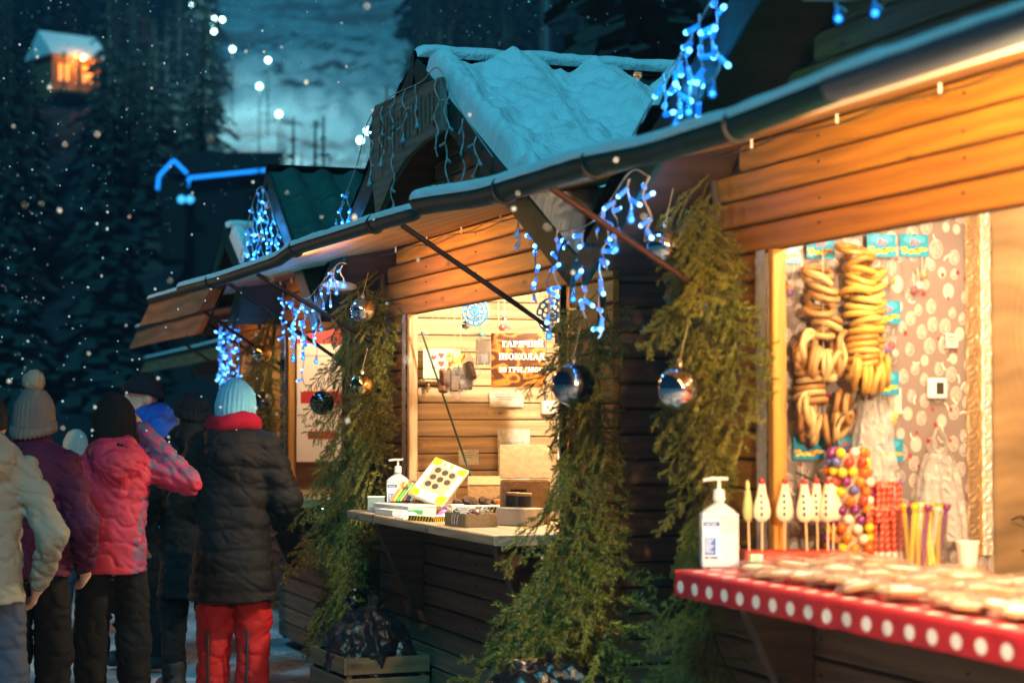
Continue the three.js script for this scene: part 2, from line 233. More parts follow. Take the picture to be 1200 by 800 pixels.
// house with blue light strips under its eaves
const blueStrip = M({ color: lin(0.05, 0.3, 0.9), emissive: lin(0.01, 0.26, 0.95), emissiveIntensity: 1.5 });
{
  const D = 59, p = onHill((255 - 600) / 2300 * D, D), t = thing('hillside_house', 'dark house outlined with blue light strips below the ski run', 'house', p, -0.335), y = 8.85 - p[1];
  put('wall', rbox(2.6, y, 2.4, 0.05), M({ color: lin(0.010, 0.007, 0.006), roughness: 0.95 }), t, [0.2, y / 2 - 0.05, -1.3]); put('roof', bake(new THREE.ExtrudeGeometry(new THREE.Shape([[-1.6, 0], [1.6, 0], [0, 0.9]].map(([a, b]) => new THREE.Vector2(a, b))), { depth: 3.2, bevelEnabled: false }), new THREE.Matrix4().makeRotationY(Math.PI / 2)), M({ color: lin(0.010, 0.008, 0.008), roughness: 0.95 }), t, [-1.4, y, -1.3]);
  put('porch', rbox(0.75, 2.4, 0.9, 0.04), M({ color: lin(0.010, 0.007, 0.006), roughness: 0.95 }), t, [-1.25, y - 1.4, 0.2]);
  const strip = (a, b) => put('light_strip', bar(V(...a), V(...b), 0.06, 0.06, 6), blueStrip, t);
  strip([-0.85, y - 0.10, 0.3], [1.5, y + 0.14, 0.3]); strip([-1.68, y - 0.1, 0.75], [-1.24, y + 0.38, 0.75]); strip([-1.24, y + 0.38, 0.75], [-0.84, y - 0.02, 0.75]); strip([-1.68, y - 0.1, 0.75], [-1.72, y - 0.5, 0.75]); strip([-0.85, y - 0.1, 0.3], [-0.95, y - 0.5, 0.3]);
  for (const x of [-1.0, -0.74]) put('wall_lamp', sph(0.12, 10, 8), M({ color: lin(0.2, 0.6, 0.9), emissive: lin(0.05, 0.42, 0.8), emissiveIntensity: 1.7 }), t, [x, y - 0.8, 0.78]);
}
[[13, 211, 80], [66, 197, 80], [112, 214, 80]].forEach(([px, py, D]) => {
  const p = onHill((px - 600) / 2300 * D, D), y = 1.54 + (490 - py) / 2300 * D, t = thing('blue_lantern', 'faint blue lantern on a post in the dark wood', 'lantern', p, 0, 'blue lanterns in the wood');
  put('post', bar(V(0, Math.min(-0.2, y - p[1] - 1), 0), V(0, y - p[1], 0), 0.05, 0.05, 6), mat.iron, t); put('lamp_glass', sph(0.13, 10, 8), M({ color: lin(0.1, 0.4, 0.9), emissive: lin(0.01, 0.13, 0.6), emissiveIntensity: 1 }), t, [0, y - p[1], 0.2]);
});
// ---------- market stalls ----------
const wallpaper = canvasTex(1024, 1365, (g, w, h) => {
  g.fillStyle = '#776a6a'; g.fillRect(0, 0, w, h);
  seed = 77;
  const spots = [];
  for (let t = 0; t < 9000 && spots.length < 330; t++) {
    const x = rnd() * w, y = rnd() * h, r = rr(15, 30); if (spots.some((s) => Math.hypot(s[0] - x, s[1] - y) < s[2] + r + 7)) continue; spots.push([x, y, r]);
  }
  for (const [x, y, r] of spots) {
    const k = rnd(); g.save(); g.translate(x, y); g.rotate(rr(-0.5, 0.5));
    g.strokeStyle = '#b5aaa6'; g.lineWidth = 3; g.fillStyle = k < 0.22 ? '#b3a8a4' : '#887b7b';
    g.beginPath(); g.arc(0, 0, r, 0, 7); g.fill(); g.stroke();
    
    if (k > 0.22) { g.lineWidth = 2.5; for (let q = -3; q <= 3; q++) { g.beginPath(); const yy = q * r / 4, hw = Math.sqrt(Math.max(0, r * r - yy * yy)) * 0.9; for (let a = -hw; a < hw; a += 12) { g.lineTo(a, yy + (((a / 12) | 0) % 2 ? 7 : -7)); } g.stroke(); } }
    g.restore();
  }
  for (let t = 0; t < 120; t++) { g.fillStyle = '#8e1f22'; g.beginPath(); g.arc(rnd() * w, rnd() * h, rr(5, 9), 0, 7); g.fill(); }
  g.strokeStyle = '#d8cdc2'; g.lineWidth = 6; for (let t = 0; t < 130; t++) { const x = rnd() * w, y = rnd() * h, a = rnd() * 7; g.beginPath(); g.moveTo(x, y); g.quadraticCurveTo(x + 14 * Math.cos(a), y + 14 * Math.sin(a), x + 30 * Math.cos(a + 0.7), y + 30 * Math.sin(a + 0.7)); g.stroke(); }
});
const polka = canvasTex(512, 512, (g, w, h) => {
  g.fillStyle = '#b0202a'; g.fillRect(0, 0, w, h); g.fillStyle = '#f3e9e2';
  for (let j = 0; j < 8; j++) for (let i = 0; i < 8; i++) { g.beginPath(); g.arc((i + 0.5) * 64, (j + (i % 2) * 0.5 + 0.25) * 64, 15, 0, 7); g.fill(); }
});
function lerpPts(pts, z) { let i = 0; while (i < pts.length - 2 && z > pts[i + 1][0]) i++; const a = pts[i], b = pts[i + 1], t0 = (z - a[0]) / (b[0] - a[0]), t = Math.max(0, Math.min(1, t0)); const s = t * t * (3 - 2 * t) * 0.5 + t * 0.5; return a.map((q, k) => q + (b[k] - q) * s); }

function roofSlope(stall, side, c) {              // side +1: towards +z
  const roof = sub(side > 0 ? 'roof_slope' : 'roof_slope', stall, [0, c.apex, 0]);
  const { slope, eave, x0, x1 } = c;
  if (c.tiles) {
    const row = 0.30, sheet = grid(150, 44, (u, v) => {
      const x = x0 + (x1 - x0) * u, s = v * eave * 0.999, fr = (s / row) % 1, w = Math.sin(x / 0.205 * 6.283), up = 0.022 * Math.max(-0.5, w) + 0.026 * fr * fr;
      return [x, -slope * s + up + 0.02, side * s, x, s];
    });
    if (side < 0) sheet.index.array.reverse();
    put('tile_sheet', sheet, mat.tileGreen, roof);
    put('underlay', grid(2, 2, (u, v) => [x0 + 0.01 + (x1 - x0 - 0.02) * u, -slope * v * eave - 0.012, side * v * eave]), mat.dark[1], roof);
    for (let k = 1; k < eave / row; k++) put('tile_row_edge', grid(150, 1, (u, v) => { const x = x0 + (x1 - x0) * u, w = Math.sin(x / 0.205 * 6.283), s = k * row; return [x, -slope * s + 0.02 + 0.022 * Math.max(-0.5, w) + 0.028 - v * 0.03, side * (s + 0.004)]; }), mat.tileGreen, roof);
  } else {
    const L = eave * Math.hypot(1, slope), a = Math.atan(slope);
    const m = put('metal_sheet', grid(90, 10, (u, v) => { const x = x0 + (x1 - x0) * u, s = v * eave; return [x, -slope * s + 0.016 * Math.sin(x / 0.19 * 6.283), side * s]; }), mat.greenMetal, roof);
    put('deck', new THREE.BoxGeometry(x1 - x0 - 0.04, 0.02, L - 0.02), mat.dark[1], roof, [(x0 + x1) / 2, -slope * eave / 2 - 0.045, side * eave / 2], [side * a, 0, 0]);
  }
  if (c.snow) {
    const top = 0.13;
    const g = grid(170, 120, (u, v) => {
      const x = x0 - 0.012 + (x1 - x0 + 0.02) * u, scal = 0.06 * Math.abs(Math.sin((x + 0.06) / 0.42 * 3.14159)) + 0.05 * noise(x * 3, 7) + 0.03 * noise(x * 9, 2), s0 = top + 0.10 - scal, s = s0 + (eave + 0.03 - s0) * v;
      const edge = Math.min(1, Math.min(u, 1 - u) * 34, v * 22, (1 - v) * 24), e = Math.sqrt(Math.max(0, 1 - (1 - edge) ** 2));
      const lump = 0.5 + 0.55 * fbm(x * 2.4 + 3, s * 2.2 + side * 11) + 0.3 * noise(x * 7, s * 6, 4) + 0.34 * noise(x * 15, s * 13, 8), wave = 0.012 * Math.sin(x / 0.42 * 6.283 + 1.5 * noise(s * 2, 1));
      const h = (0.07 + 0.085 * Math.max(-0.35, lump) + wave * 2.2 + 0.005 * noise(x * 40, s * 40, 2)) * e - 0.004;
      return [x, -slope * s + h, side * (s + h * 0.25), x, s];
    });
    if (side < 0) g.index.array.reverse();
    put('snow_layer', g, mat.snow, roof);
  }
  return roof;
}

function makeStall(c) {
  const st = thing(c.name || 'market_stall', c.label, 'market stall', [c.at[0], 0, c.at[1]], c.turn || 0, 'wooden market stalls in a row');
  const { hf, ho, apex, slope, eave } = c, yC = 1.0, yH = 2.10, yT = 2.48;
  // front wall, plank by plank
  const wall = sub('front_wall', st), t = 0.026, base = mat.base;
  const row = (y, h, z0, z1, set, name = 'plank') => { const p = put(name, board(z1 - z0 - 0.002, h - 0.008, t, 0.007), pick(set), wall, [0.013 + rr(-0.0015, 0.0015), y + h / 2, (z0 + z1) / 2]); return p; };
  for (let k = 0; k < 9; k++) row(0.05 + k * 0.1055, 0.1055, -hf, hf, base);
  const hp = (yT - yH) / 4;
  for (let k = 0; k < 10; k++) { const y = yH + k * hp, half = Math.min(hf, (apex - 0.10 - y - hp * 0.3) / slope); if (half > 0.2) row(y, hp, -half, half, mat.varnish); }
  const sideRows = Math.round((yH - yC) / 0.1);
  for (let k = 0; k < sideRows; k++) { const h = (yH - yC) / sideRows, y = yC + k * h; row(y, h, -hf, -ho - 0.052, mat.varnish); row(y, h, ho + 0.052, hf, mat.varnish); }
  put('backing', new THREE.BoxGeometry(0.012, 0.95, hf * 2 - 0.02), mat.dark[1], wall, [0.034, 0.52, 0]);
  put('backing', new THREE.BoxGeometry(0.012, yT - yH + 0.0, hf * 2 - 0.02), mat.dark[1], wall, [0.034, (yH + yT) / 2, 0]);
  for (const s of [-1, 1]) put('backing', new THREE.BoxGeometry(0.012, yH - yC, hf - ho - 0.08), mat.dark[1], wall, [0.034, (yH + yC) / 2, s * (hf + ho + 0.04) / 2]);
  put('backing', cutout([[-hf, yT], [hf, yT], [hf, Math.min(apex - slope * hf - 0.06, yT + 0.01)], [0, apex - 0.08], [-hf, Math.min(apex - slope * hf - 0.06, yT + 0.01)]], 0.012, 0), mat.dark[1], wall, [0.046, 0, 0]);
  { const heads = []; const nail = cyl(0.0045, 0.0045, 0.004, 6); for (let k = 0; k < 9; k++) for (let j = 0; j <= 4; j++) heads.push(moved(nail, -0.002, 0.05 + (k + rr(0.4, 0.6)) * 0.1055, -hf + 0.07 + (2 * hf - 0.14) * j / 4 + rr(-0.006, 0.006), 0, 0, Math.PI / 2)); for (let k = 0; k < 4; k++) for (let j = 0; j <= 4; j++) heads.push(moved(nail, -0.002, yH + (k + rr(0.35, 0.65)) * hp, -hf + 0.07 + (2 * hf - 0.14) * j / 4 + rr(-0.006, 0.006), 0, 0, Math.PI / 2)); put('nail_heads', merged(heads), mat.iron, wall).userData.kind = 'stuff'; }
  // jambs: foil strip and a wooden strip
  for (const s of [-1, 1]) {
    const foil = grid(6, 90, (u, v) => [-0.012 + 0.004 * noise(u * 4, v * 22, s) - 0.004 * noise(u * 9, v * 50), yC + 0.05 + v * (yH - yC - 0.05), s * (ho + 0.05 - u * 0.075), u * 0.08, v]);
    if (s > 0) foil.index.array.reverse();
    put('foil_strip', foil, mat.foil, st);
    put('jamb', board(yH - yC - 0.05, 0.036, 0.05, 0.004), c.jambMat || mat.strip, st, [0.02, (yH + yC) / 2 + 0.025, s * (ho - 0.046)], [Math.PI / 2, 0, 0]);
  }
  // side walls
  for (const s of [-1, 1]) {
    const side = sub('side_wall', st, [0, 0, s * (hf - 0.014)], Math.PI / 2);
    const D = c.depth, top = Math.min(apex - slope * hf - 0.05, 2.4);
    if (s > 0 && c.detail) { const n = 22, h = (top - 0.05) / n; for (let k = 0; k < n; k++) put('plank', board(D - 0.03, h - 0.008, t, 0.007), pick(base), side, [0, 0.05 + (k + 0.5) * h, D / 2 + 0.015]); put('backing', new THREE.BoxGeometry(0.012, top - 0.06, D - 0.05), mat.dark[1], side, [0.022 * s * -1 * -1, 0.04 + top / 2, D / 2]); }
    else put('panel', new THREE.BoxGeometry(0.03, top, D - 0.03), mat.dark[0], side, [0, top / 2 + 0.03, D / 2 + 0.015]);
  }
  // interior
  const zE = -ho - (c.endGap ?? 0.04), zR = ho + 0.06, xB = 0.93;
  if (c.inner === 'planks') {
    const end = sub('end_wall', st, [0, 0, zE], Math.PI / 2); let k = 0;
    for (let y = 0.98; y < 2.44; y += 0.092, k++) put('plank', board(xB - 0.06, 0.092 - 0.006, 0.018, 0.004), pick(mat.raw), end, [rr(-0.001, 0.001), y + 0.046, xB / 2 + 0.03]);
    put('backing', new THREE.BoxGeometry(0.01, 1.5, xB - 0.05), mat.dark[2], end, [0.016, 1.71, xB / 2 + 0.03]);
  } else put('end_wall', new THREE.BoxGeometry(xB - 0.05, 1.46, 0.018), c.inner, st, [xB / 2 + 0.03, 1.71, zE]);
  put('far_wall', mbox(0.02, 1.5, zR - zE), c.backMat || mat.plyPale, st, [xB + 0.012, 1.71, (zE + zR) / 2]);
  put('end_wall', mbox(xB - 0.05, 1.46, 0.018), mat.plyPale, st, [xB / 2 + 0.03, 1.71, zR]);
  put('ceiling', mbox(xB - 0.03, 0.02, zR - zE + 0.04), mat.raw[1], st, [xB / 2 + 0.03, 2.455, (zE + zR) / 2]);
  put('floor', new THREE.BoxGeometry(c.depth - 0.06, 0.04, hf * 2 - 0.08), mat.dark[0], st, [c.depth / 2 + 0.02, 0.06, 0]);
  // roof
  const rc = { ...c, x0: -0.30, x1: c.depth + 0.25 };
  roofSlope(st, 1, rc); roofSlope(st, -1, rc);
  const ridge = sub('ridge_cap', st, [0, apex, 0]);
  const rl = rc.x1 - rc.x0 + 0.03, rx = (rc.x0 + rc.x1) / 2;
  put('cap', bake(new THREE.CylinderGeometry(0.062, 0.062, rl, 12, 1, false, Math.PI / 2, Math.PI), new THREE.Matrix4().makeRotationZ(Math.PI / 2)), mat.greenMetal, ridge, [rx, -0.005, 0]);
  if (c.snow) put('snow_layer', grid(120, 12, (u, v) => { const a = (v - 0.5) * 2.5, x = rc.x0 - 0.015 + rl * u, e = Math.min(1, u * 40, (1 - u) * 40, v * 6, (1 - v) * 6), r = 0.060 + (0.03 + 0.012 * fbm(x * 5, v * 2)) * Math.sqrt(Math.max(0, e)); return [x, r * Math.cos(a) - 0.005, -r * Math.sin(a), x, a * 0.06]; }), mat.snow, ridge);
  // rake boards on the front edge of the roof
  const a = Math.atan(slope), L = eave * Math.hypot(1, slope);
  for (const s of [-1, 1]) put('rake_board', board(L, 0.14, 0.022), mat.greenMetal, st, [-0.305, apex - slope * eave / 2 - 0.055, s * eave / 2], [s * a, 0, 0]);
  // counter
  if (c.counter !== false) {
    const cz0 = -ho + 0.08, cz1 = ho + 0.09, cn = sub('counter', st);
    if (c.cloth) {
      put('top', new THREE.BoxGeometry(0.85, 0.036, cz1 - cz0), mat.counter, cn, [0.075, 1.03, (cz0 + cz1) / 2]);
      const pk = rep(polka, 1.47, 1.15); pk.offset.x = -0.018; const cm = M({ map: pk, roughness: 0.45, bumpMap: rep(crumple, 1, 1), bumpScale: 0.01 });
      const prof = [[0.50, 1.052], [-0.345, 1.052], [-0.357, 1.047], [-0.360, 1.035], [-0.361, 0.968]];
      const len = [0, 0.845, 0.858, 0.87, 0.937];
      put('tablecloth', grid(120, 4, (u, v) => { const i = Math.round(v * 4), z = cz1 - (cz1 - cz0 + 0.02) * u, w = i === 4 ? 0.004 * noise(z * 9, 3) : 0; return [prof[i][0] + w * 1.2, prof[i][1] + w + (i < 2 ? 0.0015 * noise(z * 7, i) : 0), z, len[i], z]; }), cm, cn);
      put('tablecloth', grid(20, 1, (u, v) => [0.5 - 0.86 * u, 1.052 - 0.084 * v, cz0 - 0.012 - 0.002 * v, u * 0.86, v * 0.084]), cm, cn);
    } else {
      const n = 3, w = 0.63 / n;
      for (let k = 0; k < n; k++) put('plank', board(cz1 - cz0, w - 0.003, 0.042, 0.005), mat.counter, cn, [-0.35 + w * (k + 0.5), 1.034, (cz0 + cz1) / 2], [0, 0, Math.PI / 2]);
      put('edge_strip', rbox(0.006, 0.046, 0.03, 0.002), mat.greyMetal, cn, [-0.354, 1.034, cz0 + 0.55]);
    }
    for (const z of [-ho + 0.28, ho - 0.22]) put('bracket', moved(new THREE.ExtrudeGeometry(new THREE.Shape([[0, 0], [-0.24, 0], [-0.235, -0.05], [-0.06, -0.42], [0, -0.46]].map(([x, y]) => new THREE.Vector2(x, y))), { depth: 0.05, bevelEnabled: true, bevelSize: 0.004, bevelThickness: 0.004, bevelSegments: 1 }), -0.004, 1.0, z), mat.dark[2], cn);
  }
  // raised shutter that serves as an awning
  if (c.awning) {
    const aw = sub('awning', st), pts = c.awning, z0 = pts[0][0], z1 = pts[pts.length - 1][0], R = c.tubeR || 0.03;
    const sec = (z) => { const [, x, y] = lerpPts(pts, z); return [x, y]; }, hx = -0.03, hy = 2.472, th = 0.018;
    const panel = grid(60, 4, (u, v) => {
      const z = z0 + (z1 - z0) * u, [x, y] = sec(z), i = Math.round(v * 4) % 4, e = Math.min(1, u * 9);
      const hz = hx + (1 - e) * -0.0, P = [[hz, hy], [x, y], [x, y + th], [hz, hy + th]][i]; return [P[0], P[1], z, z, i * 0.7];
    }).toNonIndexed(); panel.computeVertexNormals();
    put('panel', panel, c.awningMat || mat.ply, aw);
    const edge = []; for (let k = 0; k <= 40; k++) { const z = z0 - 0.02 + (z1 - z0 + 0.04) * k / 40, [x, y] = sec(z); edge.push([x - R * 0.5, y + R * 0.35, z]); }
    const ring = (rx, ry, dy, a0, a1, n, wob) => grid(120, n, (u, v) => {
      const f = u * 40, i = Math.min(39, Math.floor(f)), q = f - i, p = edge[i].map((w, k) => w + (edge[i + 1][k] - w) * q), an = a0 + (a1 - a0) * v, end = Math.sqrt(Math.max(0, 1 - (1 - Math.min(1, u * 46, (1 - u) * 46)) ** 2));
      const w = (wob ? 1 + wob * fbm(p[2] * 9, v * 2, 3) : 1) * (1 + ((c.taper || 1) - 1) * u); return [p[0] + Math.cos(an) * rx * end * w, p[1] + dy + Math.sin(an) * ry * end * w, p[2], p[2], v * 0.2];
    });
    put('edge_gutter', ring(R, R, 0, 0, Math.PI * 2, 16, 0), mat.greenMetal, aw);
    put('snow_layer', ring(R * 1.04, R * 0.95, R * 0.5, -0.3, Math.PI + 0.12, 12, 0.14), mat.snow, aw);
    for (const zc of c.clamps || []) { const [x, y] = sec(zc); const RR = R * (1 + ((c.taper || 1) - 1) * (zc - z0) / (z1 - z0)); put('clamp', bake(new THREE.TorusGeometry(RR * 1.16, 0.007, 6, 18), new THREE.Matrix4().makeTranslation(0, 0, 0)), mat.iron, aw, [x - R * 0.5, y + R * 0.35, zc]); }
    if (c.sleeve) { const [s0, s1] = c.sleeve, [x, y] = sec((s0 + s1) / 2); put('sleeve', bake(cyl(R * 0.84, R * 0.84, s1 - s0, 16), new THREE.Matrix4().makeRotationX(Math.PI / 2)), mat.greyMetal, aw, [x - R * 0.5, y + R * 0.4, (s0 + s1) / 2]); }
    for (const z of c.struts || []) {
      const [x, y] = sec(z), m = c.strutMat || mat.iron, s = put('strut', bar(V(-0.03, 1.905, z), V(x + 0.02, y - 0.012, z), 0.0115, 0.0115, 4), m, aw);
      put('strut_bracket', rbox(0.03, 0.085, 0.06, 0.004), m, aw, [-0.014, 1.90, z]);
    }
    if (c.valance) { const [v0, v1] = c.valance; put('valance', grid(30, 1, (u, v) => { const z = v0 - v * 0.05 + (v1 - v0) * u, [x, y] = sec(z); return [x - 0.01 - v * 0.07, y - 0.005 - v * 0.17, z, z, v * 0.18]; }), mat.valance, aw); put('valance_backing', grid(30, 1, (u, v) => { const z = v0 - v * 0.05 + (v1 - v0) * u, [x, y] = sec(z); return [x + 0.006 - v * 0.07, y - 0.005 - v * 0.17, z, z, v * 0.18]; }), mat.valance, aw); }
    // added warm strip, hidden behind the front tube to brighten wall and underside
    if (c.strip) { const [s0, s1, pw] = c.strip, zm = (s0 + s1) / 2, [x, y] = sec(zm), sx = x + R * 0.6 + 0.03, sy = y + 0.004; put('light_strip', rbox(0.016, 0.012, s1 - s0, 0.003), mat.addedStrip, aw, [sx - 0.012, sy, zm]);
      const L = new THREE.RectAreaLight(lin(1.0, 0.50, 0.11), pw, s1 - s0, 0.02); L.position.set(sx, sy - 0.004, zm); L.rotation.order = 'YXZ'; L.rotation.set(-0.3, -Math.PI / 2, 0); aw.add(L); }
    // thin cable clipped along the hinge
    const cab = []; for (let k = 0; k <= 24; k++) cab.push(V(-0.07 - 0.01 * Math.sin(k * 1.3), 2.45 - 0.016 * Math.abs(Math.sin(k * 0.65)), -hf + 0.1 + (hf * 2 - 0.2) * k / 24));
    put('cable', tube(cab, 0.003, 90, 5), mat.darkWire, aw);
    for (let k = 1; k < 6; k++) put('cable_clip', rbox(0.008, 0.034, 0.008, 0.002), mat.white, aw, [-0.075, 2.448, -hf + 2 * hf * k / 6]);
  }
  return st;
}
const S1z = 1.25, S2z = -3.07;
const paperMat = M({ map: wallpaper, roughness: 0.6 });
const stallA = makeStall({ label: 'wooden stall with red polka-dot counter and hanging bagel strings', at: [0, S1z], hf: 1.75, ho: 1.22, apex: 3.25, slope: 0.52, eave: 2.12, depth: 1.3, endGap: 0.1, inner: paperMat, cloth: true, snow: true, tubeR: 0.045, taper: 0.6,
  awning: [[-2.86, -0.71, 2.375], [-1.83, -0.715, 2.318], [-1.03, -0.715, 2.310], [-0.38, -0.715, 2.280], [0.11, -0.715, 2.278], [0.8, -0.715, 2.295], [1.32, -0.715, 2.295], [2.1, -0.715, 2.29]], struts: [-1.40, 1.95], strip: [-0.7, 2.0, 210], clamps: [-1.75, -0.9, 0.1], sleeve: [0.62, 1.90], strutMat: mat.rust });
const stallB = makeStall({ label: 'wooden stall with snow-covered green roof and open plank-lined counter of chocolates', at: [0, S2z], hf: 1.75, ho: 1.21, apex: 3.25, slope: 0.52, eave: 2.12, depth: 1.3, endGap: 0.0, inner: 'planks', jambMat: mat.raw[0], backMat: mat.raw[1], snow: true, detail: true, tubeR: 0.032,
  awning: [[-2.9, -0.93, 2.305], [-1.9, -0.84, 2.315], [-0.95, -0.745, 2.345], [-0.65, -0.735, 2.375], [0.87, -0.735, 2.358], [1.55, -0.735, 2.345]], struts: [-1.44, 1.19], strip: [-0.9, 0.3, 350], clamps: [-2.2, -0.6, 0.9] });
makeStall({ label: 'narrow stall with bare green tiled roof and lit blue icicle lights on its gable', at: [0, -6.42], hf: 1.02, ho: 0.80, apex: 3.11, slope: 0.72, eave: 1.25, depth: 1.3, inner: mat.ply, tiles: true, tubeR: 0.026, awningMat: mat.plyRed,
  awning: [[-2.05, -0.73, 2.39], [-0.5, -0.73, 2.37], [0.9, -0.73, 2.37]], struts: [-0.85, 0.7], valance: [-2.05, 0.9], strip: [-0.5, 0.4, 90] });
makeStall({ label: 'dark stall beyond the tiled one with a reddish raised shutter', at: [0.45, -10.2], hf: 1.2, ho: 0.9, apex: 3.1, slope: 0.55, eave: 1.4, depth: 1.3, inner: mat.ply, snow: true, tubeR: 0.026, awningMat: mat.plyRed,
  awning: [[-1.95, -0.73, 2.35], [0, -0.73, 2.35], [1.8, -0.73, 2.34]], struts: [-1, 0.9], valance: [-1.95, 1.8], strip: [-0.6, 0.6, 90] });
makeStall({ label: 'last dark stall of the row with its shutter raised', at: [1.8, -17.6], hf: 1.6, ho: 1.2, apex: 3.1, slope: 0.5, eave: 1.9, depth: 1.3, inner: mat.ply, snow: true, tubeR: 0.03, awningMat: mat.plyRed,
  awning: [[-3.3, -0.68, 2.33], [0, -0.7, 2.34], [2.7, -0.75, 2.35]], struts: [-1.2, 1.2], valance: [-3.3, 2.7], strip: [-1, 1, 90] });
// decorated gable board with scratched carving on the snowy stall
{
  const gb = put('gable_board', bake(cutout([[-0.67, -0.21], [-0.62, 0.0], [-0.57, 0.04], [0.55, 0.0], [0.585, -0.24], [0.3, -0.25], [0.0, -0.29], [-0.25, -0.37], [-0.42, -0.47], [-0.54, -0.53]], 0.022), new THREE.Matrix4()), mat.greyWood, stallB, [-0.335, 3.075, 0.02]);
  for (let k = 0; k < 15; k++) put('carving', rbox(0.006, rr(0.1, 0.2), 0.014, 0.002, 1), mat.dark[2], gb, [-0.028, -0.13 + rr(-0.02, 0.02), -0.46 + k * 0.066], [rr(-0.15, 0.15), 0, 0]);
}
// ---------- spruce garlands ----------
function sprayGeo(s, L = 0.36) {                 // one drooping spruce spray growing along +x, flat in x-z, drooping in -y
  seed = s; const pos = [], col = [];
  const tri = (a, b, c, k) => { for (const p of [a, b, c]) { pos.push(p.x, p.y, p.z); col.push(...k); } };
  const twig = (P, r) => {
    const n = P.length - 1;
    for (let i = 0; i < n; i++) {                 // thin woody triangle prism
      const a = P[i], b = P[i + 1], d = b.clone().sub(a), q = V(0, 1, 0).cross(d).normalize().multiplyScalar(r * (1 - i / n * 0.6)), u = V(0, r * 0.8, 0), bark = [0.30, 0.20, 0.10];
      tri(a.clone().add(q), b.clone().add(q), a.clone().add(u), bark); tri(b.clone().add(q), b.clone().add(u), a.clone().add(u), bark); tri(a.clone().sub(q), a.clone().add(u), b.clone().sub(q), bark); tri(b.clone().sub(q), a.clone().add(u), b.clone().add(u), bark);
    }
    let len = 0; for (let i = 0; i < n; i++) len += P[i].distanceTo(P[i + 1]);
    const N = Math.round(len / 0.0013);
    for (let k = 0; k < N; k++) {
      const f = k / N * n, i = Math.min(n - 1, Math.floor(f)), p = P[i].clone().lerp(P[i + 1], f - i), d = P[i + 1].clone().sub(P[i]).normalize();
      const side = V(0, 1, 0).cross(d).normalize(), up = d.clone().cross(side), an = rr(-3.14, 3.14), dir = side.clone().multiplyScalar(Math.sin(an)).addScaledVector(up, Math.cos(an) * 0.85).addScaledVector(d, rr(0.6, 1.1)).normalize();
      const l = rr(0.011, 0.016) * (k > N - 5 ? 0.8 : 1), w = 0.0014, e = dir.clone().cross(V(rr(-1, 1), rr(-1, 1), rr(-1, 1))).normalize().multiplyScalar(w), g = rr(0.65, 1.3);
      const c = [g, g, g * 0.85];
      tri(p.clone().add(e), p.clone().sub(e), p.clone().addScaledVector(dir, l), c);
    }
  };
  const main = []; for (let i = 0; i <= 8; i++) { const t = i / 8; main.push(V(L * t, -0.10 * L * t * t * 3, 0.015 * Math.sin(t * 3 + s))); }
  twig(main, 0.0028);
  for (let i = 1; i <= 9; i++) {
    const t = 0.12 + 0.80 * i / 9, f = t * 8, k = Math.min(7, Math.floor(f)), b = main[k].clone().lerp(main[k + 1], f - k), sg = i % 2 ? 1 : -1, l = L * (0.40 * (1 - t * 0.7) + 0.06) * rr(0.7, 1.2), a = rr(0.5, 0.8);
    const P = []; for (let q = 0; q <= 4; q++) { const u = q / 4; P.push(V(b.x + Math.cos(a) * l * u, b.y - 0.30 * l * u * u + 0.02 * u * rr(-0.4, 0.4), b.z + sg * Math.sin(a) * l * u)); }
    twig(P, 0.0017);
    if (l > 0.075) for (const h of [0.45, 0.7]) { const o = P[0].clone().lerp(P[4], h), a2 = a + 0.7, P2 = []; for (let q = 0; q <= 2; q++) { const u = q / 2; P2.push(V(o.x + Math.cos(a2) * l * 0.35 * u, o.y - 0.012 * u, o.z + sg * Math.sin(a2) * l * 0.35 * u)); } twig(P2, 0.0012); }
  }
  const g = new THREE.BufferGeometry(); g.setAttribute('position', new THREE.Float32BufferAttribute(pos, 3)); g.setAttribute('color', new THREE.Float32BufferAttribute(col, 3)); g.computeVertexNormals(); return g;
}
const sprays = [sprayGeo(11), sprayGeo(12), sprayGeo(13, 0.30)];
const needleMat = M({ color: lin(0.165, 0.17, 0.018), vertexColors: true, roughness: 0.62 });
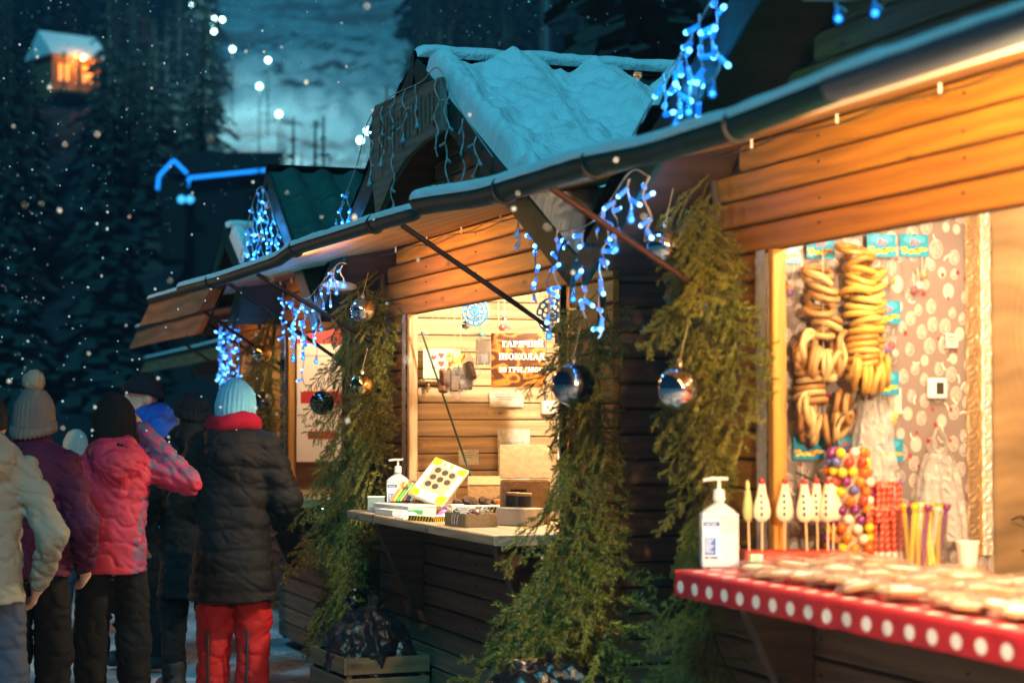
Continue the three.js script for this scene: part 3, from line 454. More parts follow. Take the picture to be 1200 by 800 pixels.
function garland(label, pts, n, s, ext = 1, out = [-1, 0, 0.35]) {   // pts: [x, y, z, halfwidth] from top to bottom
  seed = s; const p0 = pts[pts.length - 1], t = thing('spruce_garland', label, 'garland', [p0[0], p0[1], p0[2]], 0, 'spruce garlands on the stall corners');
  const P = pts.map((p) => V(p[0] - p0[0], p[1] - p0[1], p[2] - p0[2])), cv = new THREE.CatmullRomCurve3(P);
  put('stem', new THREE.TubeGeometry(cv, 40, 0.014, 6), trunkMat, t);
  const sets = [[], [], []], O = V(...out).normalize();
  for (let k = 0; k < n; k++) {                    // boughs in tiers: out from the stem, to both sides, tips drooping
    const f = (k + 0.3 + 0.4 * rnd()) / n, p = cv.getPoint(f), q = f * (pts.length - 1), i = Math.min(pts.length - 2, Math.floor(q)), hw = pts[i][3] + (pts[i + 1][3] - pts[i][3]) * (q - i);
    const lat = (k % 2 ? 1 : -1) * rr(0.15, 1), d = O.clone().multiplyScalar(rr(0.25, 0.8)).add(V(0, -rr(0.2, 1.15), lat * 1.15)).normalize();
    const ps = p.clone().add(V(rr(-0.04, 0.02), rr(0, 0.05), lat * hw * 0.2));
    const yy = V(-0.75, 0.55, 0.35 + rr(-0.3, 0.3)), z = d.clone().cross(yy).normalize(), y2 = z.clone().cross(d);
    const sc = hw / 0.2 * rr(0.8, 1.2) * ext; sets[k % 3].push(new THREE.Matrix4().makeBasis(d, y2, z).scale(V(sc, sc, sc)).setPosition(ps));
  }
  const c = new THREE.Color();
  sets.forEach((ms, j) => { const im = new THREE.InstancedMesh(sprays[j], needleMat, ms.length); ms.forEach((m, i) => { im.setMatrixAt(i, m); const k = rr(0.7, 1.25); im.setColorAt(i, c.setRGB(k * rr(0.9, 1.15), k, k * 0.95)); }); im.name = 'foliage'; im.userData.kind = 'stuff'; im.castShadow = im.receiveShadow = true; t.add(im); });
  return t;
}
garland('thick spruce garland between the two lit counters, hung with a large silver ball', [[-0.06, 2.02, -1.28, 0.13], [-0.10, 1.72, -1.24, 0.14], [-0.1, 1.40, -1.24, 0.16], [-0.12, 1.05, -1.32, 0.30], [-0.14, 0.72, -1.28, 0.28], [-0.14, 0.25, -1.2, 0.2]], 92, 21, 1.3);
garland('spruce garland on the corner of the polka-dot counter stall', [[-0.05, 2.36, -0.26, 0.17], [-0.05, 2.12, -0.22, 0.21], [-0.06, 1.82, -0.2, 0.22], [-0.06, 1.48, -0.2, 0.13], [-0.07, 1.15, -0.24, 0.12], [-0.08, 0.80, -0.28, 0.18], [-0.1, 0.42, -0.28, 0.15]], 84, 22, 1.08);
garland('spruce garland hanging past the sanitizer bottle of the chocolate stall', [[-0.04, 2.34, -4.62, 0.17], [-0.06, 2.0, -4.60, 0.2], [-0.08, 1.6, -4.58, 0.22], [-0.1, 1.2, -4.72, 0.24], [-0.1, 0.8, -4.8, 0.24], [-0.1, 0.45, -4.75, 0.2]], 80, 23, 1.25);
garland('dark spruce garland beside the window of the tiled stall', [[-0.06, 2.2, -5.12, 0.14], [-0.1, 1.8, -5.12, 0.16], [-0.1, 1.3, -5.12, 0.16], [-0.1, 0.9, -5.1, 0.16], [-0.1, 0.6, -5.1, 0.15]], 60, 24);
garland('dim spruce garland with small balls on the far corner of the tiled stall', [[-0.06, 2.25, -7.32, 0.22], [-0.1, 1.8, -7.3, 0.24], [-0.1, 1.4, -7.3, 0.22], [-0.1, 1.0, -7.3, 0.2]], 70, 25);

// ---------- glass balls ----------
const ballGeo = sph(1, 40, 28), capGeo = lathe([[0.0, 0.2], [0.16, 0.2], [0.2, 0.17], [0.2, 0.0], [0.23, -0.03]], 14), loopGeo = new THREE.TorusGeometry(0.1, 0.025, 6, 14);
function bauble(label, [x, y, z], r, m = mat.chrome, len = 0.12) {
  const t = thing('ornament_ball', label, 'christmas ball', [x, y, z], 0, 'shiny balls hung in the garlands');
  put('ball', ballGeo, m, t).scale.setScalar(r); put('cap', capGeo, mat.brass, t, [0, r * 0.98, 0]).scale.setScalar(r * 0.8); put('hanging_loop', loopGeo, mat.brass, t, [0, r * 1.2, 0]).scale.setScalar(r); put('string', bar(V(0, r * 1.25, 0), V(0.03, r * 1.25 + len, 0), 0.0012, 0.0012, 4), mat.string, t);
}
const steel = M({ color: lin(0.42, 0.43, 0.46), metalness: 1, roughness: 0.16 }), darkBall = M({ color: lin(0.16, 0.22, 0.24), metalness: 1, roughness: 0.1 });
bauble('bright silver ball hanging in front of the garland beside the bagels', [-0.25, 1.64, -0.11], 0.075);
bauble('large dull steel ball in the garland between the two counters', [-0.28, 1.667, -1.03], 0.083, steel);
bauble('silver ball up under the raised shutter behind its rusty strut', [-0.2, 2.14, -0.34], 0.066);
bauble('silver ball under the shutter beside a snowy bough', [-0.24, 2.12, -4.3], 0.068);
bauble('gold ball at the edge of the chocolate stall garland', [-0.24, 1.714, -4.31], 0.066, mat.goldBall);
bauble('dark glassy ball before the white and red poster', [-0.22, 1.63, -5.3], 0.072, darkBall);
bauble('small gold ball low in the garland left of the counter', [-0.2, 0.99, -5.33], 0.06, mat.goldBall);
bauble('dark blue ball just above the rubbish bag', [-0.24, 0.55, -4.45], 0.06, darkBall);
bauble('upper small ball in the dim far garland', [-0.25, 1.965, -6.85], 0.06, mat.goldBall);
bauble('lower dark ball in the dim far garland', [-0.25, 1.655, -6.85], 0.065, darkBall);
// bough with a cap of snow above the silver ball
{
  const t = thing('snowy_bough', 'short bough capped with snow under the shutter', 'branch', [-0.08, 2.24, -4.62]);
  put('twig', bar(V(0, 0, 0), V(-0.3, -0.02, 0.15), 0.012, 0.006, 6), trunkMat, t);
  put('snow_cap', moved(smooth(new THREE.IcosahedronGeometry(1, 3)), -0.24, 0.022, 0.12, 0, 0.45, 0, [0.12, 0.028, 0.05]), mat.snow, t);
}

// ---------- icicle light strings ----------
const ledBody = bake(cyl(0.0065, 0.0065, 0.034, 8), new THREE.Matrix4().makeTranslation(0, -0.017, 0)), ledTip = moved(sph(0.0068, 10, 8), 0, -0.037, 0, 0, 0, 0, [1, 1.25, 1]);
const dropGeo = lathe([[0, -0.052], [0.008, -0.050], [0.013, -0.044], [0.0142, -0.036], [0.011, -0.026], [0.0065, -0.016], [0.006, 0], [0, 0]], 14), coreGeo = moved(sph(0.0085, 10, 8), 0, -0.037, 0);
const DOWN = V(0, -1, 0);
// drops: [x, y, z, length, bulbs, lit]; run: points of the carrying wire
function lightString(label, origin, run, drops, opt = {}) {
  const t = thing('icicle_light_string', label, 'string lights', origin, 0, 'blue icicle lights'), s = opt.size || 1, B = V(...origin); seed = opt.seed || 3;
  if (run) put('wire', tube(run.map((p) => V(...p).sub(B)), 0.0028 * s, run.length * 10, 5), mat.wire, t);
  let count = 0;
  for (const [x, y, z, L, n, lit = 1] of drops) {
    const P = []; const ph = rnd() * 6, K = Math.max(4, Math.round(L / 0.035));
    for (let k = 0; k <= K; k++) P.push(V(x - B.x + 0.008 * Math.sin(k * 1.7 + ph), y - B.y - L * k / K, z - B.z + 0.016 * Math.sin(k * 1.1 + ph * 2) * (0.4 + rnd() * 0.8)));
    put('wire', tube(P, 0.0026 * s, K * 4, 5), mat.wire, t); const P2 = P.map((p, k) => p.clone().add(V(0.004 * Math.cos(k * 2), 0, 0.006 * Math.sin(k * 2)))); put('wire', tube(P2, 0.0022 * s, K * 4, 5), mat.wire, t);
    for (let k = 0; k < n; k++) {
      const p = P[Math.min(P.length - 1, Math.round((k + 0.6) / n * (P.length - 1)))], dropper = k === n - 1 && !opt.noDrop && rnd() < 0.7;
      const d = dropper ? V(rr(-0.1, 0.1), -1, rr(-0.1, 0.1)) : V(rr(-0.6, 0.6), rr(-1.0, 0.45), (k % 2 ? 1 : -1) * rr(0.4, 1.2)); d.normalize();
      const on = rnd() < lit, b = put('bulb', dropper ? dropGeo : ledBody, on ? (dropper ? mat.ledDrop : mat.ledBody) : mat.ledOff, t); b.position.copy(p); b.quaternion.setFromUnitVectors(DOWN, d); b.scale.setScalar(dropper ? 0.5 + s * 0.4 : s);
      if (on) { put('glowing_tip', dropper ? coreGeo : ledTip, mat.ledTip, b); if (count++ % (opt.every || 7) === 2) { const Lg = new THREE.PointLight(lin(0.05, 0.36, 1.0), opt.power || 0.12); Lg.position.copy(p).addScaledVector(d, 0.037 * s); Lg.castShadow = true; Lg.shadow.radius = 0.6; t.add(Lg); } }
    }
  }
  return t;
}
lightString('lit blue icicle lights hanging between the rusty strut and the two stall corners', [-0.3, 2.3, -0.9], [[-0.3, 2.36, -1.62], [-0.31, 2.28, -1.35], [-0.31, 2.25, -1.0], [-0.31, 2.26, -0.75], [-0.32, 2.32, -0.55], [-0.32, 2.40, -0.35], [-0.32, 2.36, -0.2]], [
  [-0.3, 2.34, -1.60, 0.12, 2, 0], [-0.3, 2.29, -1.40, 0.30, 7], [-0.3, 2.26, -1.24, 0.40, 7], [-0.32, 2.26, -1.10, 0.22, 5], [-0.3, 2.25, -0.98, 0.26, 5], [-0.31, 2.25, -0.84, 0.34, 7], [-0.31, 2.29, -0.68, 0.46, 9], [-0.33, 2.31, -0.58, 0.24, 5], [-0.32, 2.34, -0.50, 0.20, 4], [-0.33, 2.37, -0.36, 0.14, 3], [-0.33, 2.36, -0.20, 0.22, 4]], { seed: 91, size: 1.3, every: 6 });
lightString('lit blue icicle lights clustered on the dark gable edge above the thick green tube', [-0.36, 2.6, 0.1], [[-0.36, 2.46, -0.33], [-0.36, 2.6, -0.08], [-0.36, 2.75, 0.22], [-0.36, 2.86, 0.42]], [
  [-0.36, 2.50, -0.24, 0.04, 1], [-0.37, 2.67, 0.05, 0.14, 4], [-0.37, 2.72, 0.15, 0.2, 6], [-0.37, 2.77, 0.24, 0.22, 5], [-0.37, 2.81, 0.33, 0.28, 7], [-0.37, 2.86, 0.44, 0.28, 7]], { seed: 92, size: 1.4, every: 6 });
lightString('pair of blue drop lights above the grey sleeve of the tube', [-0.3, 2.75, 1.5], [[-0.36, 2.72, 1.0], [-0.36, 2.66, 1.35], [-0.36, 2.70, 1.7]], [[-0.36, 2.69, 1.22, 0.05, 1], [-0.36, 2.67, 1.42, 0.06, 1]], { seed: 93, every: 9, size: 1.4 });
lightString('unlit grey icicle lights draped over the carved gable board', [-0.36, 3.0, -3.2], [[-0.36, 2.66, -4.35], [-0.36, 2.86, -3.98], [-0.37, 3.05, -3.72], [-0.37, 3.11, -3.3], [-0.37, 3.10, -2.75], [-0.37, 3.12, -2.5], [-0.36, 2.9, -2.22], [-0.36, 2.62, -1.75]], [
  [-0.37, 3.06, -3.66, 0.34, 5, 0], [-0.37, 3.09, -3.45, 0.30, 4, 0], [-0.37, 3.10, -3.25, 0.55, 7, 0], [-0.37, 3.11, -3.05, 0.25, 4, 0], [-0.37, 3.10, -2.85, 0.20, 3, 0], [-0.37, 3.08, -2.52, 0.36, 5, 0], [-0.36, 2.98, -2.4, 0.5, 6, 0], [-0.36, 2.84, -2.16, 0.4, 5, 0], [-0.36, 2.74, -1.98, 0.28, 4, 0],
  [-0.36, 2.74, -4.15, 0.16, 3, 1], [-0.36, 2.70, -4.28, 0.2, 3, 1], [-0.36, 2.62, -4.4, 0.1, 2, 1]], { seed: 94, every: 3, power: 0.1 });
{
  const dr = []; seed = 95; for (let k = 0; k < 9; k++) { const z = -7.05 + k * 0.14, ap = 3.16 - 0.72 * Math.abs(z + 6.42) - 0.1; dr.push([-0.36, ap, z, Math.max(0.15, ap - 2.42) * rr(0.8, 1), Math.round(3 + (ap - 2.42) * 12), 1]); }
  lightString('dense blue-white icicle lights filling the gable of the tiled stall', [-0.36, 2.6, -6.4], [[-0.36, 2.58, -7.1], [-0.36, 3.02, -6.42], [-0.36, 2.62, -5.8]], dr, { seed: 96, noDrop: 1, every: 8, size: 1.1 });
}
lightString('tangled blue icicle lights under the warped end of the snowy stall shutter', [-0.4, 2.2, -4.8], [[-0.42, 2.3, -5.5], [-0.4, 2.25, -5.2], [-0.4, 2.22, -4.9], [-0.4, 2.3, -4.5], [-0.4, 2.36, -4.2], [-0.42, 2.34, -3.95]], [
  [-0.42, 2.28, -5.46, 0.26, 7], [-0.4, 2.25, -5.3, 0.34, 8], [-0.42, 2.24, -5.16, 0.32, 8], [-0.4, 2.23, -5.02, 0.50, 9], [-0.42, 2.22, -4.9, 0.34, 7], [-0.4, 2.25, -4.72, 0.40, 6], [-0.4, 2.28, -4.58, 0.22, 5], [-0.41, 2.33, -4.35, 0.16, 4], [-0.42, 2.34, -4.2, 0.14, 3], [-0.42, 2.34, -4.05, 0.1, 2]], { seed: 97, every: 8 });
{
  const dr = []; seed = 98; for (let k = 0; k < 7; k++) dr.push([-0.30 + rr(-0.05, 0.05), 2.22 - rr(0, 0.06), -8.0 + k * 0.08, rr(0.3, 0.62), 9, 1]);
  lightString('column of blurred blue lights at the corner past the tiled stall', [-0.3, 2.0, -7.8], [[-0.3, 2.24, -8.1], [-0.3, 2.22, -7.4]], dr, { seed: 99, noDrop: 1, every: 8, size: 1.3 });
}
// ---------- goods of the polka-dot counter ----------
const YC = 1.054, TURN = -0.336;
function sanitizer(label, pos, turn, s) {
  const t = thing('sanitizer_bottle', label, 'bottle', pos, turn, 'sanitizer bottles on the counters');
  const clear = M({ phys: 1, color: lin(0.90, 0.93, 0.95), transmission: 0.45, thickness: 0, roughness: 0.3, ior: 1.4 }), body = rbox(0.115, 0.168, 0.075, 0.008, 3), shoulder = lathe([[0.056, 0], [0.050, 0.012], [0.030, 0.024], [0.017, 0.032], [0.017, 0.042]], 24);
  put('body', body, clear, t, [0, 0.083, 0]); put('liquid', rbox(0.105, 0.10, 0.066, 0.01, 3), M({ color: lin(0.66, 0.72, 0.75), roughness: 0.25 }), t, [0, 0.056, 0]);
  put('shoulder', moved(shoulder, 0, 0, 0, 0, 0, 0, [0.97, 1, 0.64]), clear, t, [0, 0.162, 0]);
  const lab = canvasTex(128, 256, (g, w, h) => { g.fillStyle = '#eef3f6'; g.fillRect(0, 0, w, h); g.fillStyle = '#2a4b8e'; g.fillRect(4, 14, w - 8, 30); g.fillStyle = '#e8eef4'; g.font = 'bold 18px sans-serif'; g.fillText('AHD 2000', 18, 36); g.fillStyle = '#2160b0'; g.fillRect(8, 112, w - 40, 110); g.fillStyle = '#9fb7d0'; for (let k = 0; k < 5; k++) g.fillRect(14, 58 + k * 9, 90 - (k % 2) * 20, 4); g.fillStyle = '#e8f0f8'; for (let k = 0; k < 7; k++) g.fillRect(14, 122 + k * 13, 66 - (k % 3) * 12, 5); g.fillStyle = '#c4392f'; g.fillRect(8, 230, 36, 16); g.fillStyle = '#26303c'; g.fillRect(50, 230, 60, 16); });
  put('print', new THREE.PlaneGeometry(0.052, 0.125), M({ map: lab, roughness: 0.5 }), t, [-0.026, 0.085, 0.0385]);
  const pump = sub('pump', t, [0, 0.203, 0]);
  put('collar', lathe([[0, 0.034], [0.014, 0.034], [0.0175, 0.030], [0.019, 0.002], [0.019, 0]], 20), mat.white, pump); put('stem', cyl(0.0055, 0.0065, 0.032, 10), mat.white, pump, [0, 0.048, 0]);
  put('spout', merged([moved(rbox(0.03, 0.011, 0.02, 0.005), 0, 0.066, 0), bar(V(-0.01, 0.067, 0), V(-0.048, 0.062, 0), 0.0065, 0.0045, 8), bar(V(0.0, 0.067, 0), V(0.028, 0.066, 0), 0.006, 0.005, 8)]), mat.white, pump);
  t.scale.setScalar(s); return t;
}
sanitizer('clear square pump bottle with blue label on the red polka-dot cloth', [-0.19, YC, 0.065], TURN, 1.07);
// red foam block with snowman lollipops
{
  const t = thing('foam_block', 'red foam block holding snowman lollipops on the polka-dot cloth', 'display block', [0.04, YC, 0.15], TURN);
  put('block', rbox(0.34, 0.055, 0.15, 0.01), M({ color: lin(0.55, 0.05, 0.025), roughness: 0.6, map: blotch }), t, [0, 0.028, 0]);
  put('sticker', rbox(0.045, 0.036, 0.002, 0.0008), M({ map: canvasTex(64, 48, (g) => { g.fillStyle = '#e8e4cf'; g.fillRect(0, 0, 64, 48); g.fillStyle = '#2f8a46'; g.fillRect(0, 34, 64, 14); g.fillRect(0, 0, 10, 48); g.strokeStyle = '#2f8a46'; g.lineWidth = 5; g.beginPath(); g.arc(34, 18, 10, 0, 5); g.stroke(); }), roughness: 0.5 }), t, [-0.135, 0.03, 0.076]);
}
{
  const ice = M({ color: lin(0.80, 0.70, 0.55), roughness: 0.35 }), red = M({ color: lin(0.28, 0.01, 0.015), roughness: 0.35 }), dark = M({ color: lin(0.01, 0.01, 0.015), roughness: 0.4 }), org = M({ color: lin(0.6, 0.15, 0.02), roughness: 0.5 }), stickM = M({ color: lin(0.72, 0.5, 0.3), roughness: 0.7 });
  const bodyG = moved(lathe([[0, 0], [0.018, 0.003], [0.031, 0.014], [0.034, 0.032], [0.028, 0.056], [0.019, 0.078], [0.015, 0.094], [0.011, 0.112], [0, 0.118]], 20), 0, 0, 0, 0, 0, 0, [1, 1, 0.42]);
  const colours = ['snowman lollipop with red hat and black buttons stuck in red foam', 'thin green and yellow striped lollipop beside the sanitizer bottle'];
  [[-0.150, 0.02, 1], [-0.110, 0.035, 0], [-0.035, 0.02, 0], [0.035, 0.045, 0], [0.075, 0.01, 0], [0.105, 0.03, 0], [0.13, -0.02, 0]].forEach(([a, b, tree], i) => {
    const x = 0.04 + Math.cos(TURN) * a + Math.sin(TURN) * b, z = 0.15 - Math.sin(TURN) * a + Math.cos(TURN) * b, t = thing(tree ? 'striped_lollipop' : 'snowman_lollipop', colours[tree], 'lollipop', [x, YC + 0.05, z], TURN + rr(-0.25, 0.25), tree ? null : 'snowman lollipops'); t.rotation.z = rr(-0.05, 0.05); t.scale.set(0.88, 1.16, 1);
    put('stick', bar(V(0, -0.03, 0), V(0, 0.11, 0), 0.0042, 0.0042, 8), stickM, t);
    if (tree) { put('candy', moved(bodyG, 0, 0.085, 0, 0, 0, 0, [0.6, 1, 0.9]), M({ color: lin(0.45, 0.5, 0.2), roughness: 0.3 }), t); for (let k = 0; k < 5; k++) put('stripe', moved(new THREE.TorusGeometry(0.017 - k * 0.002, 0.003, 6, 16), 0, 0.105 + k * 0.018, 0, Math.PI / 2 + 0.3, 0, 0, [1, 0.5, 1]), [mat.black, org][k % 2], t); return; }
    put('candy', bodyG, ice, t, [0, 0.085, 0]); put('hat', moved(sph(0.0125, 12, 8), 0, 0.198, 0, 0, 0, 0, [1, 0.85, 0.6]), red, t);
    for (let k = 0; k < 4; k++) put('button', moved(sph(0.0056, 8, 6), -0.006, 0.108 + k * 0.017, 0.0145 - k * 0.0019), dark, t); put('nose', moved(new THREE.ConeGeometry(0.0035, 0.014, 8), -0.004, 0.178, 0.010, Math.PI / 2.4, 0, 0), org, t); for (const e of [-1, 1]) put('eye', moved(sph(0.002, 6, 5), -0.003 + e * 0.005, 0.185, 0.007), dark, t);
  });
}
// tower of round lollipops
{
  const cols = [[0.75, 0.20, 0.02], [0.80, 0.50, 0.03], [0.72, 0.14, 0.02], [0.55, 0.05, 0.03], [0.16, 0.02, 0.14], [0.82, 0.55, 0.05], [0.75, 0.62, 0.5], [0.1, 0.12, 0.35]].map((c) => M({ color: lin(...c), roughness: 0.2 })), B = sph(0.0166, 14, 10), st = M({ color: lin(0.8, 0.75, 0.68), roughness: 0.5 });
  const t = thing('lollipop_tower', 'tall stand bristling with shiny round orange, yellow and purple lollipops', 'lollipop stand', [0.245, YC, 0.145]); seed = 41;
  put('core', cyl(0.035, 0.045, 0.37, 14), M({ color: lin(0.6, 0.45, 0.3), roughness: 0.7 }), t, [0, 0.185, 0]);
  for (let r = 0; r < 12; r++) for (let k = 0; k < 9; k++) { const a = (k + (r % 2) * 0.5 + rr(-0.15, 0.15)) / 9 * 6.283, R = 0.072 - r * 0.001 + rr(-0.006, 0.006), y = 0.03 + r * 0.031 + rr(-0.005, 0.005), l = sub('lollipop', t, [Math.cos(a) * R, y, Math.sin(a) * R]); put('ball', B, pick(cols), l); put('stick', bar(V(0, 0, 0), V(-Math.cos(a) * 0.04, -0.01, -Math.sin(a) * 0.04), 0.0018, 0.0018, 5), st, l); }
}
// candy canes
{
  const L = 0.15, pts = []; for (let k = 0; k <= 10; k++) pts.push(V(0, L * k / 10, 0)); for (let k = 1; k <= 8; k++) { const a = k / 8 * Math.PI; pts.push(V(0.02 - 0.02 * Math.cos(a), L + 0.024 * Math.sin(a), 0)); } pts.push(V(0.04, L - 0.012, 0));
  const g = new THREE.TubeGeometry(new THREE.CatmullRomCurve3(pts), 60, 0.0072, 10), n = g.attributes.position.count, col = new Float32Array(n * 3); for (let i = 0; i < n; i++) { const u = g.attributes.uv.getX(i), v = g.attributes.uv.getY(i), k = Math.sin((u * 11 + v) * 6.283) > 0.25; col.set(k ? [0.66, 0.22, 0.14] : [0.50, 0.03, 0.018], i * 3); } g.setAttribute('color', new THREE.BufferAttribute(col, 3));
  const m = M({ vertexColors: true, roughness: 0.3 }); seed = 43;
  for (let r = 0; r < 2; r++) for (let k = 0; k < 9; k++) { const t = thing('candy_cane', 'red and white candy cane standing upright in the bunch beside the lollipop tower', 'candy cane', [0.315 + (k % 5) * 0.026 + (r ? 0.012 : 0), YC + 0.012 + (r ? 0.085 : 0), 0.20 + Math.floor(k / 5) * 0.03 - r * 0.05], rr(2.2, 3.6), 'candy canes in a bunch'); t.rotation.z = rr(-0.06, 0.06); put('cane', g, m, t); if (r === 0) put('label_band', cyl(0.009, 0.009, 0.03, 10), mat.white, t, [0, 0.02, 0]); }
}
// jar of wrapped candy sticks
{
  const t = thing('clear_jar', 'clear plastic jar packed with bright wrapped candy sticks', 'jar', [0.43, YC, 0.30]); put('wall', new THREE.CylinderGeometry(0.082, 0.076, 0.17, 28, 1, true), mat.film, t, [0, 0.087, 0]); put('base', cyl(0.076, 0.076, 0.004, 24), mat.film, t, [0, 0.003, 0]);
  const cols = [[0.75, 0.5, 0.03], [0.7, 0.42, 0.02], [0.2, 0.03, 0.18], [0.78, 0.7, 0.6], [0.45, 0.38, 0.03], [0.7, 0.55, 0.05]].map((c) => M({ color: lin(...c), roughness: 0.22, bumpMap: rep(crumple, 1, 4), bumpScale: 0.004 })); seed = 44;
  const g = lathe([[0.002, 0], [0.0085, 0.004], [0.0085, 0.17], [0.005, 0.178], [0.011, 0.19], [0.014, 0.205], [0.004, 0.203]], 12), cap = M({ color: lin(0.75, 0.4, 0.03), roughness: 0.3 });
  for (let k = 0; k < 22; k++) { const a = k * 2.4, R = k % 3 ? 0.058 : 0.028, s = thing('candy_stick', 'candy stick in a shiny twisted wrapper leaning inside the clear jar', 'candy stick', [0.43 + Math.cos(a) * R * 0.8, YC + 0.006, 0.30 + Math.sin(a) * R * 0.8], rnd() * 6, 'wrapped candy sticks in the jar'); s.rotation.z = rr(-0.2, 0.2); s.rotation.x = rr(-0.14, 0.14); const c = put('wrapper', g, cols[k % cols.length], s); put('knot', moved(sph(0.012, 8, 6), 0, 0.196, 0, 0, 0, 0, [1, 0.7, 1]), cap, s); }
}
{
  const t = thing('paper_cup', 'white paper cup standing before the plywood wall', 'cup', [0.46, YC, 0.52]); put('cup', lathe([[0, 0.003], [0.026, 0.003], [0.026, 0], [0.027, 0], [0.0365, 0.094], [0.0385, 0.096], [0.037, 0.098], [0.0355, 0.095], [0.026, 0.006], [0, 0.006]], 28), mat.white, t);
}
// gingerbread cookies in cellophane, heaped along the cloth
{
  seed = 45; const dough = M({ color: lin(0.55, 0.29, 0.10), roughness: 0.7, map: blotch }), icing = M({ color: lin(0.84, 0.80, 0.74), roughness: 0.4 }), pink = M({ color: lin(0.75, 0.4, 0.25), roughness: 0.4 });
  const cello = M({ phys: 1, color: lin(1, 1, 1), transmission: 0.97, thickness: 0, roughness: 0.08, ior: 1.35, bumpMap: rep(crumple, 2, 2), bumpScale: 0.006 }); const disc = lathe([[0, 0], [0.046, 0], [0.053, 0.005], [0.054, 0.010], [0.050, 0.015], [0, 0.017]], 24), ic = lathe([[0, 0.0045], [0.03, 0.0045], [0.042, 0.0025], [0.046, 0]], 24);
  const wrap = (s) => { seed = s; return grid(14, 14, (u, v) => { const x = (u - 0.5) * 2, y = (v - 0.5) * 2, r = Math.max(Math.abs(x), Math.abs(y)), h = 0.024 * Math.sqrt(Math.max(0, 1 - r * r * 0.95)) + 0.009 * fbm(u * 5, v * 5, s) * (0.3 + r); return [x * 0.075 * (1 + 0.1 * noise(v * 7, s)), Math.max(0.001, h), y * 0.062 * (1 + 0.1 * noise(u * 7, s)), u, v]; }); }, wraps = [wrap(1), wrap(2), wrap(3)];
  const spots = []; for (let k = 0; k < 46; k++) { const z = 0.44 + k * 0.034, lay = k % 3; spots.push([-0.23 + lay * 0.13 + rr(-0.03, 0.03), z + rr(-0.03, 0.03), lay * 0.012 + rr(0, 0.014)]); }
  spots.forEach(([x, z, dy], i) => { seed = 450 + i; const t = thing('wrapped_cookie', 'iced gingerbread cookie in crinkled cellophane lying on the polka-dot cloth', 'cookie', [x, YC + 0.004 + dy, z], rnd() * 6, 'wrapped cookies on the cloth'); t.rotation.z = rr(-0.16, 0.16); t.rotation.x = rr(-0.16, 0.16); const q = rr(1.0, 1.3); put('cookie', disc, dough, t).scale.set(q, 1, q * rr(0.75, 1)); put('icing', ic, rnd() < 0.8 ? icing : pink, t, [0, 0.017, 0]).scale.set(q, 1, q * 0.85); put('wrapper', wraps[i % 3], cello, t, [0, 0.002, 0]).scale.set(q, q * 1.15, q); });
}
